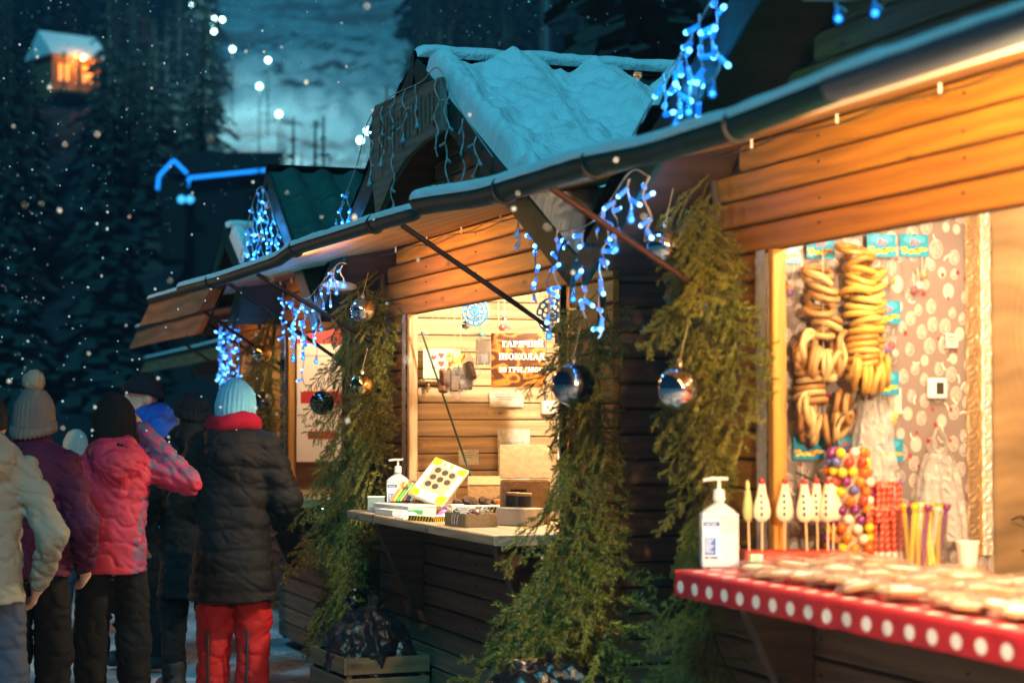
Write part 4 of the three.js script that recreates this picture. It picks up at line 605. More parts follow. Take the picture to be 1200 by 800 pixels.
// bagel strings hanging before the patterned end wall
{
  const ring = new THREE.TorusGeometry(0.046, 0.0112, 10, 22), P = ring.attributes.position; for (let i = 0; i < P.count; i++) { const k = 1 + 0.05 * noise(P.getX(i) * 40, P.getY(i) * 40, P.getZ(i) * 40); P.setXYZ(i, P.getX(i) * k, P.getY(i) * k, P.getZ(i) * k); } ring.computeVertexNormals();
  const yel = [[0.66, 0.42, 0.10], [0.58, 0.33, 0.07], [0.70, 0.48, 0.14], [0.46, 0.22, 0.05]].map((c) => M({ color: lin(...c), roughness: 0.4, map: blotch })), tan = [[0.60, 0.39, 0.17], [0.50, 0.29, 0.11], [0.66, 0.46, 0.22], [0.40, 0.20, 0.07]].map((c) => M({ color: lin(...c), roughness: 0.6, map: blotch }));
  const bundle = (label, o, set, list, top) => { const t = thing('bagel_string', label, 'bagels', o, 0, 'strings of ring bagels'); put('string', bar(V(0, 0, 0), V(0, top, 0), 0.002, 0.002, 5), mat.string, t); for (const [x, y, z, rx, ry, rz] of list) put('bagel', ring, pick(set), t, [x, y, z], [rx, ry, rz]); };
  seed = 46; const A = []; for (let k = 0; k < 13; k++) A.push([rr(-0.02, 0.02) - 0.012 + k * 0.003, 0.41 - k * 0.0245, 0, Math.PI / 2 + rr(-0.4, 0.4), rr(-0.35, 0.35), 0]);
  for (let k = 0; k < 8; k++) A.push([0.055 + rr(-0.01, 0.01), 0.33 - k * 0.027, -0.02, Math.PI / 2 + rr(-0.3, 0.3), 0.25 + rr(-0.2, 0.2), 0]);
  for (let k = 0; k < 8; k++) A.push([-0.008 + rr(-0.01, 0.01), 0.13 - k * 0.022, 0.03, Math.PI / 2 + rr(-0.25, 0.25), rr(-0.2, 0.2), 0]);
  for (let k = 0; k < 13; k++) { const a = -0.2 - k / 12 * 2.9; A.push([0.02 + Math.cos(a) * 0.05, 0.02 + Math.sin(a) * 0.05, 0.03 + rr(-0.02, 0.04), 0.3 + rr(-0.3, 0.3), 1.1 + rr(-0.3, 0.3), a + Math.PI / 2]); }
  bundle('glossy golden bagels strung in a long bunch before the others', [0.335, 1.70, 0.06], yel, A, 0.42);
  const B = []; for (let k = 0; k < 9; k++) B.push([rr(-0.022, 0.022), 0.28 - k * 0.026, rr(-0.012, 0.012), Math.PI / 2 + rr(-0.5, 0.5), -0.3 + rr(-0.4, 0.4), 0]); for (let k = 0; k < 16; k++) { const a = 0.2 - k / 15 * 3.6; B.push([-0.005 + Math.cos(a) * 0.075, 0.02 + Math.sin(a) * 0.055, rr(-0.03, 0.045), 0.2 + rr(-0.5, 0.5), 1.0 + rr(-0.5, 0.5), a + Math.PI / 2]); }
  bundle('pale brown bagels in a fan beside the golden bunch', [0.21, 1.75, 0.04], tan, B, 0.36);
  const D = []; for (let k = 0; k < 5; k++) D.push([-0.03 + rr(-0.01, 0.01), 0.14 - k * 0.026, 0, Math.PI / 2 + rr(-0.3, 0.3), 0.1, 0]); for (let k = 0; k < 14; k++) { const a = 0.6 - k / 13 * 4.2; D.push([0.01 + Math.cos(a) * 0.075, 0.0 + Math.sin(a) * 0.055, rr(-0.03, 0.045), 0.2 + rr(-0.5, 0.5), 1.0 + rr(-0.5, 0.5), a + Math.PI / 2]); }
  bundle('lowest bunch of pale brown bagels by the wooden jamb', [0.20, 1.555, 0.03], tan, D, 0.2);
}
// blue-topped packs of lollipops pinned on the wallpaper
{
  const card = canvasTex(256, 180, (g, w, h) => { g.fillStyle = '#1f7fa6'; g.fillRect(0, 0, w, h); g.fillStyle = '#3f9fc0'; g.beginPath(); g.ellipse(w / 2, 40, 96, 34, 0, 0, 7); g.fill(); g.fillStyle = '#d61f4d'; g.font = 'italic bold 62px serif'; g.fillText('Ro', 88, 84); seed = 12; for (let k = 0; k < 16; k++) { g.fillStyle = pick(['#f3c722', '#f0a51c', '#f7dd5c', '#e8641c']); g.beginPath(); g.ellipse(22 + k * 14, 128 + rr(-16, 18), 15, 12, 0, 0, 7); g.fill(); } g.fillStyle = '#10455c'; g.fillRect(110, 6, 36, 7); });
  const cm = M({ map: card, roughness: 0.35 }), lol = [[0.7, 0.5, 0.1], [0.5, 0.05, 0.1], [0.75, 0.7, 0.65], [0.2, 0.08, 0.35], [0.7, 0.2, 0.05]].map((c) => M({ color: lin(...c), roughness: 0.25 }));
  const where = [[0.11, 2.105, 0, 'lollipop pack in the corner behind the jamb'], [0.25, 2.125, 0, 'lollipop pack partly behind the golden bagels'], [0.475, 2.135, 0.02, 'lollipop pack at the top beside the golden bagels'], [0.615, 2.14, 0, 'topmost lollipop pack furthest from the bagels'], [0.495, 1.905, 0.02, 'lollipop pack at the middle of the wallpaper'], [0.47, 1.66, 0.04, 'lollipop pack hanging above the plastic bag'], [0.19, 1.44, 0.02, 'lowest lollipop pack below the pale bagels'], [0.50, 1.43, 0.02, 'lowest lollipop pack behind the bags'], [0.34, 1.44, 0.0, 'low lollipop pack behind the lollipop tower']];
  const film = grid(10, 10, (u, v) => [(u - 0.5) * 0.105, -0.04 - v * 0.125, 0.012 + 0.012 * Math.sin(u * 3.14) + 0.006 * noise(u * 6, v * 6, 3), u, v]);
  where.forEach(([x, y, dz, txt], i) => { seed = 500 + i; const t = thing('lollipop_pack', 'bright blue-carded ' + txt, 'candy pack', [x, y, -0.05 + dz], rr(-0.1, 0.1)); put('header_card', rbox(0.112, 0.08, 0.002, 0.0008), cm, t); put('film', film, mat.film, t); for (let k = 0; k < 5; k++) { const l = sub('lollipop', t, [rr(-0.035, 0.035), -0.10 - rr(0, 0.055), 0.012]); put('candy', moved(sph(0.014, 12, 8), 0, 0, 0, 0, 0, 0, [1, 1, 0.6]), pick(lol), l); put('stick', bar(V(0, 0, 0), V(rr(-0.02, 0.02), 0.06, 0), 0.0016, 0.0016, 5), mat.white, l); } });
}
{
  const t = thing('thermostat', 'white wall thermostat with small dark display on the wallpaper', 'thermostat', [0.696, 1.644, -0.042]); put('case', rbox(0.074, 0.072, 0.024, 0.008, 3), mat.white, t); put('display', rbox(0.03, 0.042, 0.004, 0.002), mat.black, t, [0.006, 0, 0.012]); put('knob', cyl(0.006, 0.006, 0.01, 10), mat.white, t, [-0.026, 0.012, 0.014], [Math.PI / 2, 0, 0]);
  const p = thing('price_tag', 'small white price tag pinned above the thermostat', 'price tag', [0.755, 1.815, -0.05], 0.2); put('tag', rbox(0.058, 0.042, 0.0015, 0.0006), mat.paper, p, [0, 0, 0.01]); put('fold', rbox(0.05, 0.012, 0.014, 0.002), mat.paper, p, [0, -0.024, 0.006]); for (let k = 0; k < 2; k++) put('printed_line', rbox(0.034 - k * 0.01, 0.003, 0.001, 0.0004), mat.black, p, [-0.004, 0.008 - k * 0.012, 0.0114]);
  seed = 47; const q = thing('price_tag', 'plain white price note beside the hanging lollipop pack', 'price tag', [0.535, 1.60, -0.05]); put('tag', rbox(0.05, 0.09, 0.0015, 0.0006), mat.paper, q);
}
// corner strips where the wallpaper meets the plywood
for (const [n, x, w, m, l] of [['corner_strip', 0.845, 0.05, mat.foilBrown, 'brown foil strip edging the wallpaper'], ['corner_strip', 0.876, 0.008, mat.strip, 'thin golden bead between two foil strips'], ['corner_strip', 0.902, 0.04, mat.foil, 'embossed silver foil strip by the plywood']]) {
  const s = put(n, grid(6, 100, (u, v) => [x - w / 2 + w * u, 1.06 + 1.38 * v, -0.052 + 0.003 * noise(u * 4, v * 30, x * 50) + (m === mat.foil ? 0.003 * Math.sin(v * 220) * Math.sin(u * 6) : 0), u * w, v * 1.38]), m); tag(s, l, 'trim'); s.geometry = s.geometry;
}
{
  const t = thing('wire_hook', 'bent black wire hook on the plywood wall', 'hook', [0.925, 1.16, 0.18]); put('wire', tube([V(0, 0.03, -0.12), V(-0.01, 0.045, -0.04), V(-0.012, 0.02, 0), V(-0.012, -0.06, 0.02), V(-0.012, -0.075, 0.0), V(-0.012, -0.07, -0.04)], 0.003, 40, 6), mat.cord, t); put('screw_eye', sph(0.008, 8, 6), mat.iron, t, [-0.004, 0.04, -0.03]);
  const c = thing('black_cable', 'black cable looping past the lowest bagels', 'cable', [0.3, 1.2, 0.05]); put('cable', tube([V(0.02, 0.43, 0.03), V(-0.02, 0.38, 0.06), V(-0.075, 0.33, 0.06), V(-0.06, 0.24, 0.03), V(-0.02, 0.15, 0.0), V(-0.08, 0.12, 0.0), V(-0.2, 0.16, 0)], 0.0035, 60, 6), mat.cord, c);
}
function plasticBag(label, pos, w, h, s) {
  const t = thing('plastic_bag', label, 'plastic bag', pos); const side = (f) => grid(22, 28, (u, v) => { const x = (u - 0.5) * w * (0.35 + 0.75 * Math.sqrt(v)), pleat = 0.02 * Math.sin(u * 17 + s) * (1 - v * 0.6); return [x, -h * v, f * (0.018 + 0.035 * Math.sin(u * 3.14) * v) + pleat + 0.016 * fbm(u * 4, v * 4, s + f), u, v]; });
  put('film', side(1), mat.bagfilm, t); put('film', side(-1), mat.bagfilm, t); put('handle', tube([V(-w * 0.16, 0, 0), V(-w * 0.12, 0.05, 0.01), V(0, 0.085, 0), V(w * 0.12, 0.05, 0.01), V(w * 0.16, 0, 0)], 0.006, 20, 6), mat.bagfilm, t); return t;
}
plasticBag('milky plastic carrier bag hanging below the golden bagels', [0.385, 1.60, 0.06], 0.16, 0.36, 3); plasticBag('thin clear plastic bag hanging beside the candy stick jar', [0.66, 1.42, 0.02], 0.2, 0.30, 8);

// ---------- goods of the chocolate stall ----------
{
  const tex = canvasTex(512, 512, (g, w, h) => {
    const id = g.createImageData(w, h); for (let y = 0; y < h; y++) for (let x = 0; x < w; x++) { const u = x / w, v = y / h, q = fbm(u * 2 + 1, v * 3, 2), s = 0.5 + 0.5 * Math.sin(14 * (v * 0.8 + u * 0.25 + q * 0.55)), k = (y * w + x) * 4, e = s * s; id.data[k] = 56 + 92 * e; id.data[k + 1] = 27 + 62 * e; id.data[k + 2] = 5 + 26 * e; id.data[k + 3] = 255; } g.putImageData(id, 0, 0);
    g.fillStyle = '#fff6e6'; g.textAlign = 'center'; g.font = 'bold 78px serif'; g.fillText('ГАРЯЧИЙ', 300, 130); g.fillText('ШОКОЛАД', 290, 250); g.font = 'bold 66px serif'; g.fillText('30 ГРН./100Г', 280, 370);
  });
  const t = thing('chocolate_sign', 'glossy brown sign offering hot chocolate, hung in the window', 'sign', [0.355, 1.835, -3.47], TURN + 0.06); put('sign_sheet', rbox(0.275, 0.275, 0.003, 0.001), M({ map: tex, roughness: 0.25 }), t); for (const x of [-0.1, 0.1]) put('string', bar(V(x, 0.136, 0), V(x, 0.5, 0), 0.0013, 0.0013, 4), mat.string, t);
}
const zW = -4.262;  // face of the plank end wall
{
  const hearts = canvasTex(256, 200, (g, w, h) => { g.fillStyle = '#9fc4b4'; g.fillRect(0, 0, w, h); g.fillStyle = '#cfe0d6'; for (let k = 0; k < 8; k++) g.fillRect(20 + k * 28, 20, 8, 90 + (k % 3) * 20); g.fillStyle = '#b3242c'; for (const [x, y, r] of [[70, 60, 20], [120, 45, 22], [175, 38, 14], [120, 100, 24], [185, 110, 24], [70, 130, 14], [125, 150, 22], [200, 60, 10]]) { g.beginPath(); g.moveTo(x, y + r); g.bezierCurveTo(x - r * 1.6, y - r * 0.3, x - r * 0.6, y - r * 1.3, x, y - r * 0.4); g.bezierCurveTo(x + r * 0.6, y - r * 1.3, x + r * 1.6, y - r * 0.3, x, y + r); g.fill(); } });
  const t = thing('heart_card', 'mint green card printed with red hearts on a narrow shelf', 'card', [0.175, 1.835, zW + 0.05]); put('card', grid(12, 4, (u, v) => [(u - 0.5) * 0.21, (v - 0.5) * 0.16, 0.01 + 0.012 * Math.sin(u * 3), u, v]), M({ map: hearts, roughness: 0.5 }), t); put('backing', grid(12, 4, (u, v) => [(0.5 - u) * 0.21, (v - 0.5) * 0.16, 0.008 + 0.012 * Math.sin((1 - u) * 3)]), mat.paper, t);
  const s = thing('narrow_shelf', 'narrow pale wooden shelf on the plank wall', 'shelf', [0.20, 1.742, zW + 0.045]); put('board', rbox(0.29, 0.012, 0.075, 0.003), mat.raw[2], s); for (const x of [-0.1, 0.1]) put('bracket', moved(rbox(0.012, 0.05, 0.05, 0.003), x, -0.03, -0.01, 0.6, 0, 0), mat.raw[1], s);
  const r = thing('green_rod', 'thin dark green rod leaning across the window', 'rod', [0.03, 1.2, -3.9]); put('rod', bar(V(0.24, 0.0, -0.05), V(0.0, 0.80, -0.2), 0.006, 0.006, 8), M({ color: lin(0.02, 0.06, 0.03), roughness: 0.5 }), r);
  const note = (l, x, y, w, h, dz = 0.012, ry = 0.05) => { const n = thing('paper_note', l, 'paper', [x, y, zW + dz], ry); put('sheet', grid(8, 8, (u, v) => [(u - 0.5) * w, (v - 0.5) * h, 0.004 * Math.sin(u * 4 + v * 3) + 0.01 * (1 - v) * (1 - v), u, v]), mat.paper, n); for (let k = 0; k < 3; k++) put('written_line', rbox(w * (0.7 - k * 0.12), 0.003, 0.001, 0.0004), mat.greyMetal, n, [-0.01, h * (0.3 - k * 0.16), 0.011]); return n; };
  note('white handwritten note under the chocolate sign', 0.56, 1.645, 0.20, 0.085, 0.012, 0.03);
  const dr = note('large white sheet with a pencil drawing behind the goods', 0.60, 1.30, 0.19, 0.36, 0.02); put('pencil_drawing', (() => { const g = new THREE.ShapeGeometry(new THREE.Shape([[-0.06, -0.08], [0.03, 0.06], [0.055, -0.02], [0.02, -0.03]].map(([a, b]) => new THREE.Vector2(a, b)))); return g; })(), M({ color: lin(0.42, 0.42, 0.46), roughness: 0.9 }), dr, [-0.01, 0, 0.0125]);
  note('small tilted leaflet behind the colourful chocolate bars', 0.33, 1.33, 0.12, 0.08, 0.05, 0.1);
  const k = thing('socket_box', 'small white socket box on the plank wall', 'socket', [0.805, 1.60, zW + 0.02]); put('case', rbox(0.085, 0.075, 0.045, 0.008), mat.white, k); put('cable', bar(V(-0.02, 0.03, 0), V(-0.02, 0.42, 0), 0.007, 0.007, 8), mat.greyMetal, k); for (const x of [-0.014, 0.014]) put('hole', cyl(0.006, 0.006, 0.004, 8), mat.black, k, [x, 0, 0.022], [Math.PI / 2, 0, 0]);
  const c = tag(put('corner_strip', grid(6, 80, (u, v) => [0.86 + 0.06 * u, 1.06 + 1.38 * v, zW + 0.012 + 0.004 * noise(u * 4, v * 30, 5), u * 0.06, v * 1.38]), mat.foil), 'silver foil strip in the corner of the plank-lined stall', 'trim');
}
// things hung in the chocolate stall window
{
  const choc = [[0.055, 0.022, 0.010], [0.075, 0.03, 0.014], [0.042, 0.016, 0.008]].map((c) => M({ color: lin(...c), roughness: 0.45, bumpMap: rep(crumple, 1, 1), bumpScale: 0.004 })); seed = 51;
  const t = thing('chocolate_bag', 'clear bag of chocolate pieces tied with a yellow bow', 'bag', [0.075, 1.665, -3.62]);
  put('string', bar(V(0.015, 0.2, 0), V(0.02, 0.36, 0), 0.0014, 0.0014, 4), mat.string, t); t.scale.setScalar(1.3);
  for (let k = 0; k < 8; k++) put('chocolate', moved(rbox(0.034, rr(0.05, 0.08), 0.03, 0.006, 2), (k % 4 - 1.5) * 0.034 + rr(-0.005, 0.005), 0.03 + Math.floor(k / 4) * 0.035 + (k % 4) * 0.008, rr(-0.015, 0.015), rr(-0.3, 0.3), rr(0, 3), rr(-0.3, 0.3)), pick(choc), t);
  put('film', grid(28, 16, (u, v) => { const a = u * 6.283, R = (0.085 * Math.sin(Math.min(1, v * 1.5) * 1.57) * (1 - Math.max(0, v - 0.5) * 1.75) + 0.008) * (1 + 0.12 * noise(Math.cos(a) * 3, v * 5, Math.sin(a) * 3)); return [R * Math.cos(a) + 0.02 * v, -0.02 + v * 0.2, R * 0.62 * Math.sin(a), u, v]; }), mat.film, t);
  const ye = M({ color: lin(0.75, 0.6, 0.06), roughness: 0.4 }); for (const s of [-1, 1]) { put('bow_loop', moved(new THREE.TorusGeometry(0.017, 0.0055, 6, 16), s * 0.019 - 0.01, 0.135, 0.03, 0.5, s * 0.7, s * 0.5, [1.2, 0.8, 1]), ye, t); put('bow_tail', moved(rbox(0.01, 0.036, 0.003, 0.001), s * 0.014 - 0.01, 0.112, 0.032, 0, 0, s * 0.6), ye, t); }
  const b = thing('chocolate_bar', 'dark chocolate bar hanging in a clear wrapper with a silver label', 'chocolate bar', [0.165, 1.81, -3.46], TURN); put('bar', rbox(0.07, 0.128, 0.016, 0.004), choc[0], b, [0, 0.064, 0]); put('label_patch', rbox(0.036, 0.042, 0.002, 0.0008), mat.greyMetal, b, [0.006, 0.032, 0.009]); put('film', moved(rbox(0.08, 0.142, 0.026, 0.006), 0, 0.064, 0), mat.film, b); put('wrapper_top', lathe([[0.03, 0], [0.01, 0.02], [0.006, 0.03], [0.022, 0.06], [0.03, 0.075]], 12), mat.film, b, [0, 0.13, 0]); put('ribbon', moved(sph(0.012, 10, 8), -0.012, 0.152, 0.006, 0, 0, 0, [1.2, 0.8, 0.8]), M({ color: lin(0.02, 0.2, 0.25), roughness: 0.3, metalness: 0.5 }), b); put('string', bar(V(0, 0.19, 0), V(0, 0.4, 0), 0.0014, 0.0014, 4), mat.string, b);
  const blue = M({ color: lin(0.02, 0.13, 0.42), roughness: 0.35, metalness: 0.2 }), lace = [];
  for (let r = 1; r <= 3; r++) { lace.push(new THREE.TorusGeometry(0.022 * r, 0.0045, 6, 36)); for (let k = 0; k < 4 + r * 3; k++) { const a = k / (4 + r * 3) * 6.283; lace.push(moved(new THREE.TorusGeometry(0.009 + r * 0.001, 0.0034, 5, 14), Math.cos(a) * (0.022 * r - 0.011), Math.sin(a) * (0.022 * r - 0.011), 0)); } }
  const lg = merged(lace);
  for (const [l, p, s] of [['blue filigree disc hanging at the window top above the chocolate bar', [0.08, 2.07, -3.33], 0.95], ['blue filigree disc hanging beside the garland and the black strut', [0.1, 2.0, -2.28], 1.05]]) { const q = thing('filigree_ornament', l, 'ornament', p, TURN, 'blue filigree ornaments'); put('filigree', lg, blue, q).scale.set(s, s * 1.1, s); put('string', bar(V(0, 0.07, 0), V(0, 0.2, 0), 0.0014, 0.0014, 4), mat.string, q); }
  bauble('tiny silver ball at the top of the chocolate stall window', [0.06, 2.005, -3.42], 0.021, mat.chrome, 0.08);
  const g = thing('gift_packet', 'small clear packet with red sweets and silver tie at the window top', 'packet', [0.24, 1.975, -3.35], TURN); put('sweets', merged([moved(sph(0.018, 10, 8), -0.01, 0.02, 0), moved(sph(0.015, 10, 8), 0.012, 0.028, 0.004)]), M({ color: lin(0.5, 0.03, 0.03), roughness: 0.3 }), g); put('film', lathe([[0.004, 0], [0.034, 0.01], [0.038, 0.03], [0.02, 0.055], [0.006, 0.065], [0.022, 0.095]], 14), mat.film, g); put('tie', moved(sph(0.012, 10, 8), 0, 0.062, 0), mat.chrome, g); put('string', bar(V(0, 0.07, 0), V(0, 0.2, 0), 0.0014, 0.0014, 4), mat.string, g);
  seed = 52; for (let k = 0; k < 4; k++) { const q = thing('hanging_thread', ['beige thread hanging free at the window top by the foil jamb', 'second loose beige thread beside the heart card', 'loose beige thread near the filigree disc', 'long beige thread with a small gold knot before the heart card'][k], 'thread', [0.04, 1.97, -3.95 + k * 0.13]); const L = k === 3 ? 0.28 : rr(0.06, 0.12); put('thread', tube([V(0, 0.14, 0), V(0.004, 0.14 - L * 0.5, 0.006), V(-0.003, 0.14 - L, -0.004)], 0.0016, 12, 4), mat.string, q); if (k === 3) put('knot', sph(0.012, 8, 6), M({ color: lin(0.5, 0.25, 0.06), roughness: 0.4 }), q, [0, 0.14 - L, 0]); }
}
// goods on the plank counter
{
  sanitizer('pump bottle standing behind the white boxes of the chocolate stall', [-0.13, YC, -3.99], TURN, 1.0);
  const hazard = canvasTex(256, 32, (g) => { g.fillStyle = '#e0b321'; g.fillRect(0, 0, 256, 32); g.fillStyle = '#15120e'; for (let k = 0; k < 9; k++) { g.beginPath(); g.moveTo(k * 30, 32); g.lineTo(k * 30 + 16, 0); g.lineTo(k * 30 + 30, 0); g.lineTo(k * 30 + 14, 32); g.fill(); } });
  const hz = M({ map: hazard, roughness: 0.4 });
  const put1 = (name, label, cat, p, ry, parts) => { const t = thing(name, label, cat, p, ry); for (const [n, g, m, q, r] of parts) put(n, g, m, t, q, r); return t; };
  put1('teal_tin', 'small pale teal box at the very end of the plank counter', 'box', [-0.25, YC, -3.98], TURN, [['box', rbox(0.085, 0.075, 0.09, 0.006), M({ color: lin(0.25, 0.36, 0.36), roughness: 0.5, map: blotch }), [0, 0.038, 0]], ['lid', rbox(0.088, 0.006, 0.093, 0.002), mat.white, [0, 0.078, 0]]]);
  put1('white_box', 'long flat white box supporting the tilted chocolate book', 'box', [-0.17, YC, -3.72], 0.15, [['box', rbox(0.16, 0.05, 0.42, 0.006), mat.paper, [0, 0.025, 0]], ['lid_edge', rbox(0.166, 0.01, 0.426, 0.004), mat.white, [0, 0.046, 0]]]);
  put1('white_box', 'short flat white box in front of the long one', 'box', [-0.265, YC, -3.62], 0.1, [['box', rbox(0.09, 0.028, 0.24, 0.005), mat.white, [0, 0.014, 0]], ['lid_edge', rbox(0.093, 0.006, 0.244, 0.002), mat.paper, [0, 0.026, 0]]]);
  const spot = canvasTex(128, 200, (g, w, h) => { g.fillStyle = '#f4efe2'; g.fillRect(0, 0, w, h); g.fillStyle = '#a99f93'; g.fillRect(16, 30, 96, 130); g.fillStyle = '#3b3530'; for (let k = 0; k < 8; k++) { g.beginPath(); g.ellipse(36 + (k % 3) * 28, 52 + Math.floor(k / 3) * 38, 11, 14, 0, 0, 7); g.fill(); } g.fillStyle = '#e8b21c'; for (const [x, y, r] of [[10, 10, 22], [120, 180, 26], [118, 20, 18], [12, 186, 20]]) { g.beginPath(); g.arc(x, y, r, 0, 7); g.fill(); } g.fillRect(40, 4, 10, 20); g.fillRect(66, 4, 10, 20); });
  put1('chocolate_box', 'tilted open box printed with yellow blobs and dark chocolates', 'chocolate box', [-0.02, YC + 0.055, -3.72], TURN, [['lid', moved(rbox(0.20, 0.28, 0.022, 0.004), 0.03, 0.10, 0, -0.75, 0, -0.5), M({ map: blotch, color: lin(0.8, 0.79, 0.75), roughness: 0.5 })], ['print', moved(new THREE.PlaneGeometry(0.19, 0.27), 0.03, 0.10, 0, -0.75, 0, -0.5).translate(0, 0.0085, 0.0095), M({ map: spot, roughness: 0.4 })]]);
  seed = 53; const bright = [[0.75, 0.2, 0.02], [0.75, 0.55, 0.04], [0.1, 0.35, 0.04], [0.3, 0.5, 0.06], [0.6, 0.05, 0.03], [0.02, 0.02, 0.02], [0.75, 0.65, 0.3]].map((c) => M({ color: lin(...c), roughness: 0.35 }));
  for (let k = 0; k < 12; k++) { const t = thing('wrapped_bar', 'thin bright-wrapped chocolate bar in the leaning fan on the white box', 'chocolate bar', [-0.21 + k * 0.017, YC + 0.054, -3.83 + rr(-0.01, 0.01)], TURN, 'bright chocolate bars'); t.rotation.z = -0.75 + rr(-0.08, 0.08); t.rotation.x = -0.35; put('wrapper', moved(rbox(0.013, 0.12, 0.05, 0.003), 0, 0.06, 0), bright[k % bright.length], t); put('stripe', moved(rbox(0.0136, 0.022, 0.0506, 0.003), 0, 0.085, 0), bright[(k + 3) % bright.length], t); }
  put1('striped_packet', 'flat packet edged in black and yellow stripes on the counter front', 'packet', [-0.25, YC, -3.02], 0.35, [['packet', rbox(0.10, 0.024, 0.20, 0.004), mat.paper, [0, 0.013, 0]], ['striped_edge', new THREE.PlaneGeometry(0.198, 0.024), hz, [-0.0515, 0.013, 0], [0, -Math.PI / 2, 0]], ['striped_edge', new THREE.PlaneGeometry(0.098, 0.024), hz, [0, 0.013, 0.1015]]]);
  put1('striped_packet', 'striped black and yellow box behind the kraft tray', 'box', [-0.04, YC, -2.86], TURN, [['box', rbox(0.24, 0.075, 0.12, 0.005), mat.paper, [0, 0.038, 0]], ['striped_edge', new THREE.PlaneGeometry(0.15, 0.03), hz, [0.04, 0.058, 0.0615]]]);
  for (let k = 0; k < 6; k++) put1('sweet_packet', ['crinkled purple sweet packet behind the striped packet', 'small red sweet packet behind the striped packet', 'pale crumpled wrapper at the counter edge', 'white wrapped sweet on the counter edge', 'yellow sweet packet behind the kraft tray', 'lilac sweet packet beside the long white box'][k], 'packet', [[-0.13, -3.2], [-0.12, -3.05], [-0.30, -3.28], [-0.29, -3.18], [-0.08, -3.05], [-0.08, -3.32]][k].toSpliced(1, 0, YC), k, [['packet', grid(10, 8, (u, v) => [(u - 0.5) * 0.09, 0.004 + 0.034 * Math.sin(u * 3.14) * Math.sin(v * 3.14) + 0.008 * noise(u * 6, v * 6, k), (v - 0.5) * -0.07, u, v]), M({ color: lin(...[[0.3, 0.12, 0.4], [0.5, 0.03, 0.03], [0.7, 0.68, 0.66], [0.8, 0.78, 0.75], [0.7, 0.5, 0.06], [0.45, 0.35, 0.6]][k]), roughness: 0.35 })], ['seam', bar(V(-0.045, 0.008, 0), V(0.045, 0.008, 0), 0.004, 0.004, 6), mat.white]]);
  [['small emerald sweet box beside the short white box', [-0.2, -3.42], [0.05, 0.3, 0.12]], ['small scarlet sweet box behind the striped packet', [-0.14, -2.92], [0.5, 0.04, 0.03]], ['pale cream sweet box behind the striped packet', [-0.06, -3.2], [0.75, 0.66, 0.5]], ['dark brown truffle box near the chocolate heap', [0.02, -3.3], [0.09, 0.04, 0.02]], ['gold foil sweet box near the orange slices', [0.06, -3.0], [0.6, 0.4, 0.12]], ['turquoise sweet box before the orange slices', [0.0, -2.98], [0.05, 0.35, 0.38]], ['white sugar box at the kraft tray end', [-0.13, -2.74], [0.78, 0.76, 0.72]], ['violet sweet box before the chocolate heap', [-0.02, -3.42], [0.25, 0.1, 0.35]]].forEach(([l, [x, z], c], i) => put1('sweet_box', l, 'box', [x, YC, z], rr(-0.5, 0.5), [['box', rbox(0.07, 0.035 + (i % 3) * 0.016, 0.1, 0.004), M({ color: lin(...c), roughness: 0.4 }), [0, 0.0185 + (i % 3) * 0.008, 0]], ['paper_band', rbox(0.0708, 0.036 + (i % 3) * 0.016, 0.024, 0.003), mat.paper, [0, 0.0195 + (i % 3) * 0.008, 0]]]));
  // kraft tray of sweets with straw
  { const t = thing('kraft_tray', 'open kraft card tray of dark sweets and paper straw at the counter front', 'tray', [-0.205, YC, -2.52], 0.06), w = 0.15, l = 0.26, h = 0.062; put('base', rbox(w, 0.004, l, 0.001), mat.kraft, t, [0, 0.003, 0]); for (const s of [-1, 1]) { put('side', rbox(0.004, h, l, 0.001), mat.kraft, t, [s * w / 2, h / 2, 0]); put('side', rbox(w - 0.006, h, 0.004, 0.001), mat.kraft, t, [0, h / 2, s * l / 2]); } seed = 54; for (let k = 0; k < 14; k++) put('sweet', moved(sph(0.022, 10, 8), rr(-0.05, 0.05), 0.045 + rr(0, 0.02), -0.11 + k * 0.017, 0, 0, 0, [1, 0.8, 1.1]), pick([mat.black, M({ color: lin(0.12, 0.05, 0.06), roughness: 0.25 }), M({ color: lin(0.25, 0.2, 0.22), roughness: 0.2 })]), t); const straw = []; for (let k = 0; k < 40; k++) { const a = V(rr(-0.07, 0.07), 0.055 + rr(0, 0.02), rr(-0.12, 0.12)); straw.push(tube([a, a.clone().add(V(rr(-0.02, 0.02), 0.012, rr(-0.03, 0.03))), a.clone().add(V(rr(-0.05, 0.05), -0.004, rr(-0.05, 0.05)))], 0.0016, 6, 4)); } for (let k = 0; k < 3; k++) straw.push(tube([V(-0.07, 0.06, -0.02 + k * 0.03), V(-0.082, 0.05, -0.02 + k * 0.035), V(-0.08, 0.01, -0.03 + k * 0.03)], 0.002, 8, 4)); const q = put('paper_straw', merged(straw), mat.paper, t); q.userData.kind = 'stuff'; }
  { const t = thing('chocolate_pile', 'heap of dark chocolate chunks behind the tilted box', 'chocolate', [0.13, YC, -3.45]); seed = 55; for (let k = 0; k < 26; k++) put('chunk', moved(new THREE.DodecahedronGeometry(rr(0.018, 0.028)), rr(-0.12, 0.12), 0.03 + rr(0, 0.05), rr(-0.1, 0.1), rnd() * 3, rnd() * 3), M({ color: lin(0.05, 0.025, 0.02), roughness: 0.6 }), t); put('tray', rbox(0.3, 0.02, 0.26, 0.005), mat.kraft, t, [0, 0.01, 0]); }
